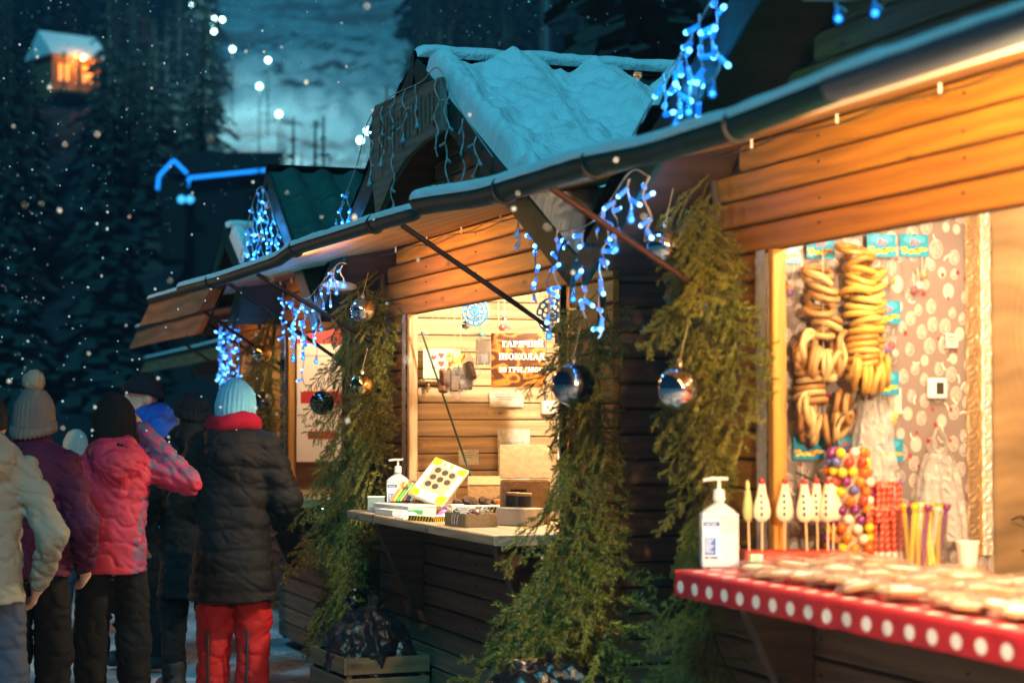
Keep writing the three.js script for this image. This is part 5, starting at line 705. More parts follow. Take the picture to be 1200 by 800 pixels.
  { const t = thing('dried_orange_pile', 'small heap of orange slices and pale ginger on the counter', 'sweets', [0.16, YC, -3.08]); seed = 56; for (let k = 0; k < 12; k++) put('slice', moved(cyl(0.026, 0.026, 0.008, 14), rr(-0.07, 0.07), 0.045 + rr(0, 0.04), rr(-0.07, 0.07), rr(-0.5, 0.5), 0, rr(-0.5, 0.5)), M({ color: k % 2 ? lin(0.7, 0.22, 0.03) : lin(0.72, 0.55, 0.3), roughness: 0.5 }), t); put('tray', rbox(0.22, 0.035, 0.2, 0.005), M({ color: lin(0.05, 0.3, 0.32), roughness: 0.5 }), t, [0, 0.018, 0]); }
  const cart = (label, p, ry, w, h, d, flap) => { const t = thing('cardboard_box', label, 'box', p, ry); put('base', rbox(w, 0.006, d, 0.002), mat.kraft, t, [0, 0.004, 0]); for (const s of [-1, 1]) { put('side', rbox(0.006, h, d, 0.002), mat.kraft, t, [s * (w / 2 - 0.003), h / 2, 0]); put('side', rbox(w - 0.013, h, 0.006, 0.002), mat.kraft, t, [0, h / 2, s * (d / 2 - 0.003)]); } if (flap) put('flap', moved(rbox(w * 1.02, flap, 0.005, 0.002), 0, flap / 2, 0, -0.45, 0, 0), M({ color: lin(0.58, 0.40, 0.22), roughness: 0.8, map: blotch }), t, [0, h, -d / 2]); return t; };
  { const t = cart('tall kraft box with raised pale flap and a black label by the garland', [0.09, YC, -2.62], TURN, 0.23, 0.20, 0.17, 0.17); put('black_label', rbox(0.075, 0.095, 0.002, 0.0008), mat.black, t, [-0.03, 0.115, 0.0855]); }
  cart('closed-sided kraft box at the back against the foil jamb', [0.10, YC, -4.05], TURN, 0.2, 0.20, 0.15, 0.0); cart('yellowish kraft box in the middle back of the counter', [0.24, YC + 0.0, -3.62], TURN, 0.2, 0.14, 0.16, 0.05);
  for (let k = 0; k < 2; k++) { const t = thing('dark_jar', ['black lidded jar at the kraft box corner', 'black lidded jar just behind the kraft tray'][k], 'jar', [0.03 - k * 0.02, YC + 0.085, -2.46 - k * 0.095]); put('jar', lathe([[0, 0], [0.03, 0], [0.033, 0.004], [0.033, 0.048], [0.03, 0.052]], 20), mat.black, t); put('lid', lathe([[0.034, 0], [0.034, 0.011], [0.032, 0.014], [0, 0.014]], 20), mat.kraft, t, [0, 0.05, 0]); }
  put1('clear_box', 'clear plastic box under the two black jars', 'box', [0.02, YC, -2.49], 0.35, [['box', rbox(0.12, 0.08, 0.2, 0.006), M({ phys: 1, color: lin(0.85, 0.82, 0.76), transmission: 0.5, thickness: 0, roughness: 0.3 }), [0, 0.041, 0]], ['contents', rbox(0.10, 0.05, 0.18, 0.01), mat.kraft, [0, 0.028, 0]]]);
}
// window of the tiled stall: posters, jug
{
  const po = canvasTex(128, 384, (g, w, h) => { g.fillStyle = '#e9e2da'; g.fillRect(0, 0, w, h); g.fillStyle = '#b81d1d'; g.fillRect(0, 0, w, 60); g.fillRect(10, 190, w, 34); g.fillRect(30, 300, 80, 22); g.fillStyle = '#c9b8a8'; g.fillRect(20, 90, 70, 6); });
  const t = thing('price_poster', 'white and red poster on the wall of the tiled stall', 'poster', [0.22, 1.72, -7.14], 0); put('sheet', rbox(0.34, 0.95, 0.004, 0.001), M({ map: po, roughness: 0.5 }), t);
  const clay = M({ color: lin(0.22, 0.08, 0.035), roughness: 0.45 }), j = thing('clay_jug', 'brown clay jug on the counter of the tiled stall', 'jug', [-0.15, YC, -6.75]); put('body', lathe([[0, 0], [0.05, 0], [0.065, 0.03], [0.066, 0.07], [0.05, 0.12], [0.045, 0.14], [0.05, 0.15], [0.045, 0.148]], 20), clay, j); put('handle', moved(new THREE.TorusGeometry(0.035, 0.008, 6, 16, 4.5), 0.07, 0.08, 0, 0, 0, -2.2), clay, j);
}
// slatted crate with a rubbish bag
{
  const t = thing('wooden_crate', 'slatted wooden crate holding a black rubbish bag beside the plank wall', 'crate', [-0.27, 0, -4.05], 0.05), w = 0.44, d = 0.62; 
  for (let k = 0; k < 3; k++) { const y = 0.05 + k * 0.105; for (const s of [-1, 1]) { put('slat', board(d, 0.085, 0.014, 0.003), mat.crate[k % 3], t, [s * w / 2, y + 0.03, 0]); put('slat', board(w - 0.015, 0.085, 0.014, 0.003), mat.crate[(k + 1) % 3], t, [0, y + 0.03, s * d / 2], [0, Math.PI / 2, 0]); } }
  for (const a of [-1, 1]) for (const b of [-1, 1]) put('corner_post', rbox(0.03, 0.33, 0.03, 0.003), mat.crate[1], t, [a * (w / 2 - 0.024), 0.165, b * (d / 2 - 0.024)]); put('base_board', rbox(w - 0.02, 0.014, d - 0.02, 0.003), mat.crate[0], t, [0, 0.02, 0]);
  const b = thing('rubbish_bag', 'shiny crumpled black rubbish bag stuffed in the crate', 'rubbish bag', [-0.27, 0.05, -4.05]); const g = smooth(new THREE.IcosahedronGeometry(1, 24)), P = g.attributes.position; for (let i = 0; i < P.count; i++) { const x = P.getX(i), y = P.getY(i), z = P.getZ(i), k = 1 + 0.2 * fbm(x * 1.8, y * 1.8, z * 1.8) + 0.16 * Math.abs(noise(x * 3.2, y * 3.2, z * 3.2 + 4)) + 0.035 * Math.abs(noise(x * 9, y * 9, z * 9)) - 0.06; const top = y > 0.4 ? 1 - (y - 0.4) * 0.35 : 1; P.setXYZ(i, x * 0.235 * k * top, 0.25 + y * 0.25 * k, z * 0.33 * k * top); } g.computeVertexNormals(); const pm = M({ color: lin(0.010, 0.010, 0.011), roughness: 0.28, bumpMap: rep(crumple, 2, 2), bumpScale: 0.006 }); put('bag', g, pm, b); put('knot', moved(new THREE.ConeGeometry(0.05, 0.12, 10, 3, true), 0.02, 0.50, 0.02, Math.PI, 0, 0.3), pm, b);
  const r = thing('rubbish_bag', 'black rubbish bag on the ground between the two spruce garlands', 'rubbish bag', [-0.42, 0, -0.95]); put('bag', moved(g, 0, 0.12, 0, 0, 1.2, 0, 1.05), pm, r); put('knot', moved(new THREE.ConeGeometry(0.05, 0.1, 10, 3, true), 0.02, 0.62, 0.02, Math.PI, 0, 0.3), pm, r);
}
// ---------- people ----------
function surfaceNet(f, lo, hi, cell) {             // smooth mesh of f = 0 inside the box
  const n = [0, 1, 2].map((k) => Math.ceil((hi[k] - lo[k]) / cell) + 1), [nx, ny, nz] = n, F = new Float32Array(nx * ny * nz), id = new Int32Array(nx * ny * nz).fill(-1);
  for (let k = 0, q = 0; k < nz; k++) for (let j = 0; j < ny; j++) for (let i = 0; i < nx; i++, q++) F[q] = f(lo[0] + i * cell, lo[1] + j * cell, lo[2] + k * cell);
  const pos = [], idx = [], off = [0, 1, nx, nx + 1, nx * ny, nx * ny + 1, nx * ny + nx, nx * ny + nx + 1], E = [[0, 1], [2, 3], [4, 5], [6, 7], [0, 2], [1, 3], [4, 6], [5, 7], [0, 4], [1, 5], [2, 6], [3, 7]];
  for (let k = 0; k < nz - 1; k++) for (let j = 0; j < ny - 1; j++) for (let i = 0; i < nx - 1; i++) {
    const q = i + nx * (j + ny * k); let m = 0; for (let c = 0; c < 8; c++) if (F[q + off[c]] < 0) m |= 1 << c; if (m === 0 || m === 255) continue;
    let x = 0, y = 0, z = 0, w = 0;
    for (const [a, b] of E) { const fa = F[q + off[a]], fb = F[q + off[b]]; if ((fa < 0) === (fb < 0)) continue; const t = fa / (fa - fb); x += (a & 1) + t * ((b & 1) - (a & 1)); y += (a >> 1 & 1) + t * ((b >> 1 & 1) - (a >> 1 & 1)); z += (a >> 2) + t * ((b >> 2) - (a >> 2)); w++; }
    id[q] = pos.length / 3; pos.push(lo[0] + (i + x / w) * cell, lo[1] + (j + y / w) * cell, lo[2] + (k + z / w) * cell);
  }
  const quad = (a, b, c, d, flip) => { if (a < 0 || b < 0 || c < 0 || d < 0) return; flip ? idx.push(a, c, b, a, d, c) : idx.push(a, b, c, a, c, d); };
  for (let k = 1; k < nz - 1; k++) for (let j = 1; j < ny - 1; j++) for (let i = 1; i < nx - 1; i++) {
    const q = i + nx * (j + ny * k), s = F[q] < 0, sy = nx, sz = nx * ny;
    if (s !== F[q + 1] < 0) quad(id[q - sy - sz], id[q - sz], id[q], id[q - sy], !s);
    if (s !== F[q + sy] < 0) quad(id[q - 1 - sz], id[q - sz], id[q], id[q - 1], s);
    if (s !== F[q + sz] < 0) quad(id[q - 1 - sy], id[q - sy], id[q], id[q - 1], !s);
  }
  const uv = new Float32Array(pos.length / 3 * 2); for (let i = 0; i < pos.length / 3; i++) { uv[i * 2] = pos[i * 3] + pos[i * 3 + 2] * 0.8; uv[i * 2 + 1] = pos[i * 3 + 1]; }
  const g = new THREE.BufferGeometry(); g.setAttribute('position', new THREE.Float32BufferAttribute(pos, 3)); g.setAttribute('uv', new THREE.BufferAttribute(uv, 2)); g.setIndex(idx); g.computeVertexNormals(); return g;
}
const smin = (a, b, k) => { const h = Math.max(k - Math.abs(a - b), 0) / k; return Math.min(a, b) - h * h * k * 0.25; };
// tapered capsule a-b with radii ra, rb; flat squeezes depth (z) by that factor about the bone
const cap = (a, b, ra, rb, flat = 1) => { const dx = b[0] - a[0], dy = b[1] - a[1], dz = b[2] - a[2], l2 = dx * dx + dy * dy + dz * dz || 1e-9; return (x, y, z) => { let t = ((x - a[0]) * dx + (y - a[1]) * dy + (z - a[2]) * dz) / l2; t = t < 0 ? 0 : t > 1 ? 1 : t; const px = x - a[0] - dx * t, py = y - a[1] - dy * t, pz = (z - a[2] - dz * t) * flat; return Math.sqrt(px * px + py * py + pz * pz) - (ra + (rb - ra) * t); }; };
const ell = (c, r) => (x, y, z) => { const k = Math.hypot((x - c[0]) / r[0], (y - c[1]) / r[1], (z - c[2]) / r[2]); return (k - 1) * Math.min(r[0], r[1], r[2]); };
const join = (list, k) => (x, y, z) => { let d = 9; for (const f of list) d = smin(d, f(x, y, z), k); return d; };
const boundsOf = (pts, pad) => [[0, 1, 2].map((k) => Math.min(...pts.map((p) => p[k])) - pad), [0, 1, 2].map((k) => Math.max(...pts.map((p) => p[k])) + pad)];
const skin = M({ color: lin(0.46, 0.27, 0.19), roughness: 0.55 });

function handGeo(wrist, dir, palmN, curl, side) {   // own 4 mm grid; fingers of five lengths
  const d = V(...dir).normalize(), n = V(...palmN), s = d.clone().cross(n).normalize().multiplyScalar(side), nn = s.clone().cross(d).multiplyScalar(side).normalize(), W = V(...wrist), P = (a, b, c) => { const p = W.clone().addScaledVector(d, a).addScaledVector(s, b).addScaledVector(nn, c); return [p.x, p.y, p.z]; };
  const L = [cap(P(-0.02, 0, 0), P(0.03, 0, 0), 0.026, 0.027)], pts = [P(-0.03, 0, 0)];
  for (const b of [-0.026, -0.009, 0.009, 0.025]) L.push(cap(P(0.02, b * 0.7, 0), P(0.088, b, 0), 0.016, 0.0125));
  [[-0.028, 0.030, 0.024, 0.018], [-0.0095, 0.036, 0.028, 0.021], [0.0095, 0.034, 0.026, 0.02], [0.027, 0.026, 0.02, 0.016]].forEach(([b, l1, l2, l3]) => { let a = 0.09, c = 0, an = curl * 0.5; let q = P(a, b, c); for (const l of [l1, l2, l3]) { a += Math.cos(an) * l; c += Math.sin(an) * l; const w = P(a, b * 1.05, c); L.push(cap(q, w, 0.0098, 0.0086)); q = w; pts.push(w); an += curl * 0.55; } });
  L.push(cap(P(0.02, -0.03, 0.006), P(0.055, -0.056, 0.016), 0.0135, 0.011), cap(P(0.055, -0.056, 0.016), P(0.085, -0.062, 0.03), 0.0105, 0.009)); pts.push(P(0.09, -0.075, 0.035), P(0.05, 0.04, 0), P(0.05, -0.05, -0.03), P(0, 0, 0.04));
  const [lo, hi] = boundsOf(pts, 0.03); return surfaceNet(join(L, 0.012), lo, hi, 0.004);
}
function headGeo(c, yaw, pitch) {                    // skull, jaw, brow, nose, lips, ears on a 5 mm grid
  const L = [ell([0, 0.02, -0.01], [0.076, 0.098, 0.094]), ell([0, -0.055, 0.028], [0.056, 0.062, 0.060]), cap([0, -0.085, 0.058], [0, -0.09, 0.06], 0.022, 0.02), cap([0, 0.012, 0.083], [0, -0.026, 0.104], 0.010, 0.0145), cap([-0.04, 0.022, 0.072], [0.04, 0.022, 0.072], 0.012, 0.012), cap([-0.02, -0.058, 0.083], [0.02, -0.058, 0.083], 0.0085, 0.0085), ell([0.078, -0.015, -0.01], [0.012, 0.032, 0.019]), ell([-0.078, -0.015, -0.01], [0.012, 0.032, 0.019])];
  const eyes = [cap([-0.033, 0.004, 0.094], [-0.03, 0.004, 0.094], 0.014, 0.014), cap([0.033, 0.004, 0.094], [0.03, 0.004, 0.094], 0.014, 0.014)], base = join(L, 0.026);
  const g = surfaceNet((x, y, z) => { let d = base(x, y, z); for (const e of eyes) d = Math.max(d, -e(x, y, z) + 0.003) * 0.6 + d * 0.4; return d; }, [-0.11, -0.14, -0.13], [0.11, 0.14, 0.14], 0.0055);
  return bake(g, new THREE.Matrix4().compose(V(...c), new THREE.Quaternion().setFromEuler(new THREE.Euler(pitch, yaw, 0, 'YXZ')), V(1, 1, 1)));
}
// pose in the person's own axes: y up, +z ahead, right hand at -x
function makePerson(o) {
  const t = thing('person', o.label, 'person', o.at, o.turn), J = Object.assign({ rE: [-0.27, 1.10, -0.05], rH: [-0.24, 0.88, 0.12], lE: [0.27, 1.10, -0.05], lH: [0.24, 0.88, 0.12], head: [0, 1.555, 0.015], yaw: 0, pitch: 0, lean: 0 }, o.pose), h = o.height / 1.70;
  const sh = 1.345, rS = [-0.165, sh, -0.01], lS = [0.165, sh, -0.01], legs = (e, cut) => { const st = o.stance || 0.105, L = []; for (const s of [-1, 1]) L.push(cap([s * 0.08, 0.92, 0], [s * st, 0.49, 0.02], 0.078 + e * 0.5, 0.058 + e), cap([s * st, 0.49, 0.02], [s * (st + 0.005), 0.09, -0.02], 0.056 + e, 0.040 + e * 1.2)); return L; };
  const feet = [-1, 1].flatMap((s) => { const st = o.stance || 0.105; return [cap([s * st, 0.05, -0.05], [s * (st + 0.015), 0.04, 0.12], 0.042, 0.036)]; });
  // body: one continuous figure
  const B = [...legs(-0.012), ...feet, cap([0, 0.93, 0], [0, 1.24, -0.01], 0.13, 0.135, 1.4), cap(rS, lS, 0.045, 0.045), cap([0, 1.36, -0.02], [0, 1.48, 0.0], 0.055, 0.05), cap(rS, J.rE, 0.042, 0.036), cap(J.rE, J.rH, 0.036, 0.027), cap(lS, J.lE, 0.042, 0.036), cap(J.lE, J.lH, 0.036, 0.027)];
  let [lo, hi] = boundsOf([[0, 0, 0], [0, 1.5, 0], [-0.2, 0, 0.1], [0.2, 0, -0.1], J.rE, J.rH, J.lE, J.lH, rS, lS], 0.09); lo[1] = 0; hi[2] = Math.max(hi[2], 0.2);
  const body = [surfaceNet(join(B, 0.03), lo, hi, 0.014), headGeo(J.head, J.yaw, J.pitch)];
  for (const [E, H, s] of [[J.rE, J.rH, -1], [J.lE, J.lH, 1]]) { const d = [0, 1, 2].map((k) => H[k] - E[k]); body.push(handGeo(H, d, o.palm && s < 0 ? o.palm : [s * -1, 0, 0.2], o.curl ?? 0.7, s)); }
  const bg = mergeGeometries(body); put('body', bg, skin, t);
  // trousers
  if (o.trousers) { const T = o.trousers, L = join([...legs(T.fat ?? 0.022), cap([-0.05, 0.94, 0], [0.05, 0.94, 0], 0.12, 0.12, 1.25)], 0.035), f = (x, y, z) => Math.max(L(x, y, z) + 0.008 * noise(x * 9, y * 13 + x * 8, z * 9) + 0.009 * Math.max(0, 1 - 5 * Math.abs(noise(x * 8 + y * 5, y * 15 - x * 9, z * 8))) + 0.004 * noise(x * 22, y * 26, z * 22), y - Math.min(1.0, o.coat.hem + 0.04), 0.075 - y); put('trousers', surfaceNet(f, [-0.26, 0.04, -0.22], [0.26, 1.03, 0.22], 0.010), T.mat, t); }
  const boots = join(feet.map((_, i) => { const s = i ? 1 : -1, st = o.stance || 0.105; return join([cap([s * st, 0.055, -0.06], [s * (st + 0.015), 0.05, 0.13], 0.052, 0.046), cap([s * st, 0.06, -0.03], [s * st, 0.17, -0.025], 0.056, 0.06)], 0.03); }), 0.005);
  put('boots', surfaceNet((x, y, z) => Math.max(boots(x, y, z), 0.004 - y), [-0.27, -0.01, -0.16], [0.27, 0.26, 0.22], 0.011), o.bootMat || mat.black, t);
  // jacket or coat
  { const C = o.coat, e = C.fat ?? 0.03, hem = C.hem, flare = C.flare ?? 0.02, parts = [cap([0, hem - 0.05, -0.005], [0, 1.02, -0.005], 0.165 + e + flare - 0.02, 0.150 + e - 0.02, 1.25), cap([0, 1.02, -0.005], [0, 1.29, -0.015], 0.150 + e - 0.02, 0.172 + e - 0.02, 1.32), cap([-0.115, 1.355, -0.012], [0.115, 1.355, -0.012], 0.052 + e * 0.7, 0.052 + e * 0.7), cap([0, 1.40, -0.02], [0, 1.455, -0.005], 0.088 + e * 0.5, 0.070 + e * 0.4)];
    const mid = (a, b, k) => a.map((q, i) => q + (b[i] - q) * k), aS = (q) => [q[0], q[1] + 0.005, q[2]], arms = [cap(aS(rS), J.rE, 0.052 + e * 0.8, 0.047 + e * 0.75), cap(J.rE, mid(J.rE, J.rH, 0.93), 0.047 + e * 0.75, 0.036 + e * 0.5), cap(aS(lS), J.lE, 0.052 + e * 0.8, 0.047 + e * 0.75), cap(J.lE, mid(J.lE, J.lH, 0.93), 0.047 + e * 0.75, 0.036 + e * 0.5)];
    const hy = C.hoodDrop || 0; if (C.hood) parts.push(cap([-0.07, 1.40 - hy, -0.11], [0.07, 1.40 - hy, -0.11], 0.056, 0.056), cap([0, 1.46 - hy, -0.085], [0, 1.37 - hy, -0.125], 0.045, 0.078), cap([-0.095, 1.45 - hy, -0.02], [-0.055, 1.46 - hy, -0.085], 0.03, 0.045), cap([0.095, 1.45 - hy, -0.02], [0.055, 1.46 - hy, -0.085], 0.03, 0.045));
    const A = join(parts, 0.06), R = join(arms, 0.02), q = C.quilt, w = C.wrinkle ?? 0.010;
    const f = (x, y, z) => { let a = A(x, y, z), b = R(x, y, z), d = smin(a, b, 0.03); if (d > 0.07) return d; d += w * 0.9 * noise(x * 7 + y * 4, y * 10 - x * 6, z * 7) + w * 0.8 * Math.max(0, 1 - 6 * Math.abs(noise(x * 6 + y * 6, y * 10 - x * 6, z * 6))) + w * 0.5 * Math.max(0, 1 - 5 * Math.abs(noise(x * 11 - y * 9, y * 19 + z * 8, z * 11 + 3))) + w * 0.2 * noise(x * 40, y * 40, z * 40) - w * 0.3; if (q) { const ph = y / q + 0.18 * noise(x * 4, y * 2, z * 4); d -= (C.puff ?? 0.013) * Math.sqrt(Math.abs(Math.sin(ph * 3.14159))) - 0.006; } if (a < b) d = Math.max(d, hem - y + 0.012 * noise(x * 8, 1, z * 8)); return d; };
    [lo, hi] = boundsOf([[-0.3, hem, -0.25], [0.3, 1.5, 0.2], J.rE, J.rH, J.lE, J.lH], 0.12); lo[1] = Math.min(hem - 0.04, J.rH[1] - 0.08, J.lH[1] - 0.08); const g = surfaceNet(f, lo, hi, C.cell || 0.0085);
    if (C.print) { const P = g.attributes.position, N = g.attributes.normal, col = new Float32Array(P.count * 3); for (let i = 0; i < P.count; i++) col.set(C.print(P.getX(i), P.getY(i), P.getZ(i), R(P.getX(i), P.getY(i), P.getZ(i)) < A(P.getX(i), P.getY(i), P.getZ(i))), i * 3); g.setAttribute('color', new THREE.BufferAttribute(col, 3)); }
    put('jacket', g, C.mat, t);
  }
  // hat
  const H = sub('hat', t, J.head, J.yaw); H.scale.setScalar(o.hat.scale || 1); H.rotation.x = J.pitch; H.rotation.order = 'YXZ';
  { const K = o.hat, top = K.top ?? 0.135, low = K.low ?? -0.01, cp = (x, y, z) => { const dome = ell([0, 0.01, -0.012], [0.096, top, 0.112])(x, y, z) * 0.9; const rib = 0.0022 * Math.sin(Math.atan2(x, z) * 34); return Math.max(dome + rib + 0.004 * noise(x * 14, y * 18, z * 14), low - y + (z < 0 ? z * 0.3 : z * 0.12)); };
    put('knit', surfaceNet(cp, [-0.13, -0.13, -0.15], [0.13, top + 0.05, 0.13], 0.006), K.mat, H);
    const cuff = (x, y, z) => { const yy = low + 0.025 + (z < 0 ? z * 0.3 : z * 0.12), r = Math.hypot(x / 0.096, (z + 0.012) / 0.112); return Math.hypot((r - 1) * 0.1, (y - yy) * 0.42) - 0.011 + 0.002 * Math.sin(Math.atan2(x, z) * 34); };
    if (K.cuff !== false) put('cuff', surfaceNet(cuff, [-0.14, -0.13, -0.16], [0.14, 0.12, 0.14], 0.006), K.mat, H);
    if (K.pom) { const g = smooth(new THREE.IcosahedronGeometry(1, 8)), P = g.attributes.position; for (let i = 0; i < P.count; i++) { const k = 0.052 * (1 + 0.22 * noise(P.getX(i) * 7, P.getY(i) * 7, P.getZ(i) * 7)); P.setXYZ(i, P.getX(i) * k, P.getY(i) * k, P.getZ(i) * k); } g.computeVertexNormals(); put('pompom', g, K.pom, H, [0, top + 0.03, -0.03]); } }
  // hair peeping out under the hat
  if (o.hair) { const f = join([ell([0, -0.02, -0.035], [0.083, 0.09, 0.075]), cap([0, -0.06, -0.06], [0, -0.12, -0.05], 0.055, 0.045)], 0.03); put('hair', surfaceNet((x, y, z) => Math.max(f(x, y, z) + 0.004 * noise(x * 50, y * 8, z * 50), z - 0.01, y - 0.04), [-0.11, -0.19, -0.16], [0.11, 0.08, 0.03], 0.008), o.hair, H); }
  if (o.scarf) { const g = tube([...Array(14)].map((_, k) => { const a = k / 13 * 6.283; return V(Math.sin(a) * 0.098, 1.488 + 0.012 * Math.sin(a * 2), -0.012 + Math.cos(a) * 0.1); }), 0.048, 60, 12), P = g.attributes.position; for (let i = 0; i < P.count; i++) P.setY(i, P.getY(i) + 0.008 * noise(P.getX(i) * 20, P.getY(i) * 40, P.getZ(i) * 20)); g.computeVertexNormals(); put('scarf', g, o.scarf, t); }
  t.scale.setScalar(h); return t;
}
const AWAY = Math.PI - 0.335;
const jean = cloth(0.05, 0.065, 0.10), blackCloth = cloth(0.011, 0.011, 0.012), darkTrouser = cloth(0.005, 0.005, 0.0055);
makePerson({ label: 'person in beige jacket and black beanie with hands in pockets', at: [-2.33, 0, -2.56], turn: AWAY + 0.12, height: 1.66, palm: null, pose: { rE: [-0.295, 1.08, -0.07], rH: [-0.22, 0.86, 0.1], lE: [0.295, 1.08, -0.07], lH: [0.22, 0.86, 0.1], pitch: 0.1 },
  coat: { hem: 0.79, fat: 0.022, hood: true, wrinkle: 0.013, mat: cloth(0.23, 0.215, 0.175, 0.8) }, trousers: { mat: jean, fat: 0.026 }, hat: { mat: cloth(0.012, 0.012, 0.013), top: 0.125, cuff: false, low: -0.02 } });
makePerson({ label: 'person in plum jacket and grey-brown pompom beanie', at: [-2.06, 0, -3.30], turn: AWAY - 0.25, height: 1.66, pose: { rE: [-0.28, 1.09, -0.04], rH: [-0.2, 0.88, 0.14], pitch: 0.05 },
  coat: { hem: 0.84, fat: 0.035, wrinkle: 0.012, mat: cloth(0.060, 0.006, 0.028, 0.6) }, trousers: { mat: darkTrouser, fat: 0.03 }, hat: { mat: cloth(0.16, 0.13, 0.12, 0.95, 0.006), top: 0.165, low: -0.045, cuff: true, pom: cloth(0.32, 0.26, 0.2, 1) }, hair: cloth(0.02, 0.012, 0.01) });
const pinkPrint = (x, y, z, arm) => {
  const side = x < -0.105 + 0.02 * Math.sin(y * 9) && y < 1.22 && y > 0.7 && !arm, shoulder = arm && y > 1.335 + 0.3 * (x + 0.25) && x < -0.1, p = side || shoulder, n = fbm(x * 26, y * 26, z * 26);
  return p ? (n > 0.03 ? [0.30, 0.018, 0.085] : [0.085, 0.060, 0.115]) : [0.36, 0.009, 0.045];
};
makePerson({ label: 'person in pink patterned ski jacket lifting one hand to the face', at: [-1.66, 0, -3.56], turn: AWAY + 0.30, height: 1.63, palm: [0.6, 0.3, 0.6], curl: 0.8, pose: { rE: [-0.365, 1.285, -0.05], rH: [-0.125, 1.565, 0.03], lE: [0.25, 1.08, 0.02], lH: [0.16, 0.98, 0.2], yaw: -0.1, pitch: 0.05 },
  coat: { hem: 0.84, fat: 0.022, hood: true, wrinkle: 0.012, flare: 0.01, print: pinkPrint, cell: 0.0085, mat: M({ vertexColors: true, roughness: 0.6, bumpMap: rep(clothBump, 6, 6), bumpScale: 0.003 }) }, trousers: { mat: darkTrouser, fat: 0.03 }, hat: { mat: cloth(0.008, 0.008, 0.009, 0.95, 0.006), top: 0.15, low: -0.08, cuff: true, scale: 1.15 }, hair: cloth(0.012, 0.008, 0.007) });
makePerson({ label: 'person in blue puffer and black beanie looking sideways past the others', at: [-1.10, 0, -6.35], turn: -1.25, height: 1.83, pose: { yaw: -0.1 }, coat: { hem: 0.80, fat: 0.04, hood: true, quilt: 0.10, mat: cloth(0.01, 0.07, 0.34, 0.5) }, trousers: { mat: darkTrouser }, hat: { mat: cloth(0.012, 0.012, 0.015), top: 0.13, low: 0.01 } });
makePerson({ label: 'person in long black hooded coat standing behind the pink jacket', at: [-1.02, 0, -5.05], turn: AWAY + 0.5, height: 1.70, pose: { rE: [-0.25, 1.10, 0.02], rH: [-0.14, 0.98, 0.2] }, coat: { hem: 0.55, fat: 0.038, hood: true, quilt: 0.12, puff: 0.010, mat: cloth(0.005, 0.005, 0.006, 0.65) }, trousers: { mat: darkTrouser }, hat: { mat: cloth(0.01, 0.01, 0.012), top: 0.125, low: 0.0 }, hair: cloth(0.015, 0.01, 0.008) });
{
  const p = makePerson({ label: 'person in long black puffer coat with light blue hat and red trousers', at: [-0.935, 0, -4.30], turn: AWAY - 0.12, height: 1.73, stance: 0.10, pose: { rE: [-0.27, 1.09, 0.02], rH: [-0.19, 0.98, 0.2], lE: [0.27, 1.09, 0.02], lH: [0.19, 0.98, 0.2], pitch: 0.2, head: [0, 1.55, 0.035] },
    coat: { hoodDrop: 0.05, hem: 0.58, fat: 0.046, flare: 0.045, quilt: 0.105, puff: 0.013, wrinkle: 0.008, hood: true, mat: cloth(0.006, 0.006, 0.007, 0.6) }, trousers: { mat: cloth(0.36, 0.011, 0.01, 0.6), fat: 0.036 }, hat: { mat: cloth(0.14, 0.40, 0.55, 0.9, 0.006), top: 0.145, low: -0.06, cuff: false, scale: 1.1 }, scarf: cloth(0.36, 0.008, 0.03, 0.9, 0.006) });
  for (const s of [-1, 1]) put('leg_zip', bar(V(s * 0.102, 0.10, -0.108), V(s * 0.102, 0.44, -0.105), 0.008, 0.008, 6), mat.black, p);
}
makePerson({ label: 'small figure with cream fur hood and blue sleeve between the plum and pink jackets', at: [-1.3, 0, -8.2], turn: 0.6, height: 1.45, pose: {}, coat: { hem: 0.7, fat: 0.05, hood: true, wrinkle: 0.01, mat: cloth(0.03, 0.13, 0.42, 0.6) }, trousers: { mat: jean }, hat: { mat: cloth(0.6, 0.52, 0.42, 1, 0.01), top: 0.15, low: -0.08 } });

// ---------- lamps of the stalls ----------
function bulb(label, [x, y, z], power, hang = 0.1, size = 0.03, hue = [1.0, 0.70, 0.38]) {
  const t = thing('hanging_bulb', label, 'light bulb', [x, y, z], 0, 'warm bulbs of the stalls'); put('light_bulb', lathe([[0, -size * 1.3], [size * 0.6, -size * 1.15], [size, -size * 0.4], [size * 0.95, size * 0.1], [size * 0.5, size * 0.9], [size * 0.42, size * 1.3]], 16), mat.bulbWarm, t); put('socket', cyl(size * 0.5, size * 0.5, size * 1.2, 12), mat.black, t, [0, size * 1.85, 0]); put('lamp_cord', bar(V(0, size * 2.4, 0), V(0, size * 2.4 + hang, 0), 0.003, 0.003, 5), mat.cord, t);
  const L = new THREE.PointLight(lin(...hue), power); L.position.set(0, -size * 0.3, 0); L.castShadow = true; L.shadow.radius = size / 0.02; t.add(L); return t;
}
bulb('bare bulb under the far end of the thick-tubed shutter', [-0.66, 2.10, 3.2], 46, 0.1, 0.05);
bulb('bare bulb at the ceiling above the polka-dot counter', [0.30, 2.27, 1.55], 6, 0.1);
bulb('bare bulb at the ceiling near the bagel strings', [0.42, 2.30, 0.62], 4.8, 0.08);
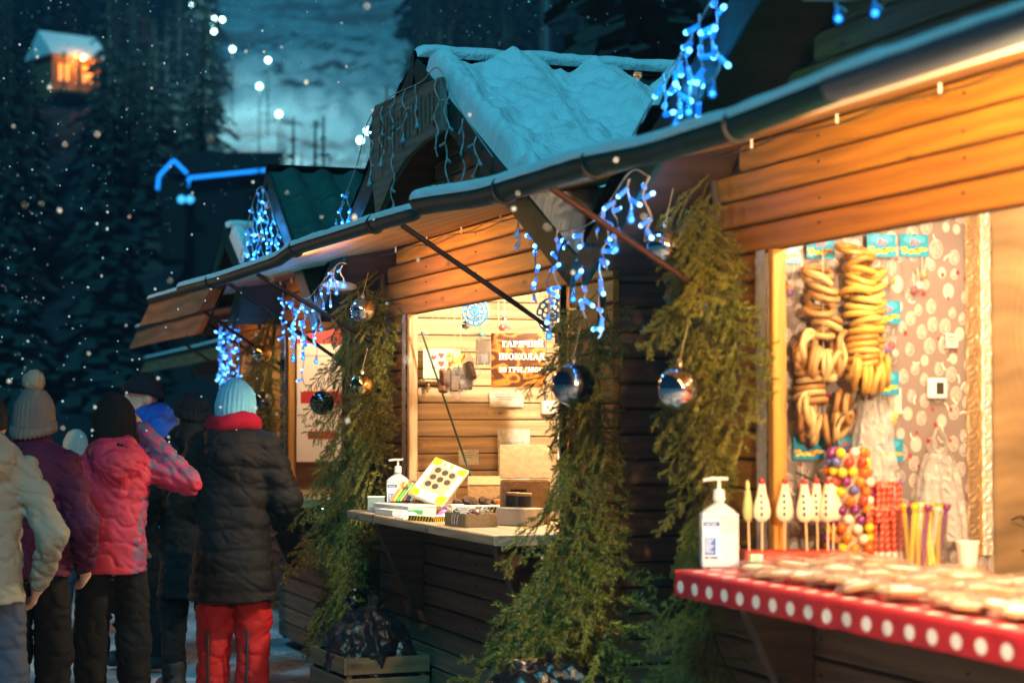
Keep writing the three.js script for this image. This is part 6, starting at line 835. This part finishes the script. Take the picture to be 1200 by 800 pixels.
bulb('bare bulb at the ceiling above the chocolate sign', [0.40, 2.27, -2.75], 21, 0.1, 0.03, [1, 0.77, 0.48]);
bulb('bare bulb at the ceiling of the tiled stall', [0.35, 2.27, -6.5], 2.4, 0.1);
bulb('bare bulb at the ceiling of the dark stall past the tiled one', [0.8, 2.27, -10.2], 1.6, 0.1);
bulb('bare bulb at the ceiling of the last stall', [2.2, 2.27, -17.6], 2.2, 0.1);

{ // lamp added out of view across the lane to warm the far valances
  const t = thing('added_lane_lamp', 'added warm lantern on an unseen post across the lane from the stalls', 'lantern', [-3.7, 0, -9.2]); put('post', bar(V(0, 0, 0), V(0, 1.95, 0), 0.04, 0.03, 8), mat.iron, t); put('lantern_lamp', sph(0.09, 16, 12), mat.bulbWarm, t, [0, 2.02, 0]); put('cap', new THREE.ConeGeometry(0.14, 0.1, 12), mat.iron, t, [0, 2.18, 0]); const L = new THREE.PointLight(lin(1, 0.45, 0.14), 11); L.position.set(0, 2.02, 0); L.castShadow = true; L.shadow.radius = 4.5; t.add(L);
}
// ---------- falling snow ----------
{
  seed = 123; const N = 1100, im = new THREE.InstancedMesh(new THREE.IcosahedronGeometry(1, 0), M({ color: lin(0.9, 0.9, 0.9), roughness: 0.8 }), N), m = new THREE.Matrix4(); let k = 0;
  while (k < N) { const D = 3 + 22 * Math.sqrt(rnd()), px = rr(-30, 1230), py = rr(-30, 520), l = (px - 600) / 2300 * D, x = -2.945 + fw[0] * D + rt[0] * l, z = 5.92 + fw[1] * D + rt[1] * l, y = 1.54 + (490 - py) / 2300 * D; if (x > -1.05 && y < 3.5) continue; if (x > 3) continue; const s = rr(0.0026, 0.0075) * (D < 5 ? 0.6 : 1); m.compose(V(x, y, z), new THREE.Quaternion().setFromEuler(new THREE.Euler(rnd() * 3, rnd() * 3, 0)), V(s, s * rr(0.8, 1.3), s)); im.setMatrixAt(k++, m); }
  im.name = 'falling_snow'; tag(im, 'snowflakes falling through the night air', null, null, 'stuff'); scene.add(im);
}
scene.fog = new THREE.FogExp2(lin(0.2, 0.55, 1.0), 0.0009);
renderer.render(scene, camera);
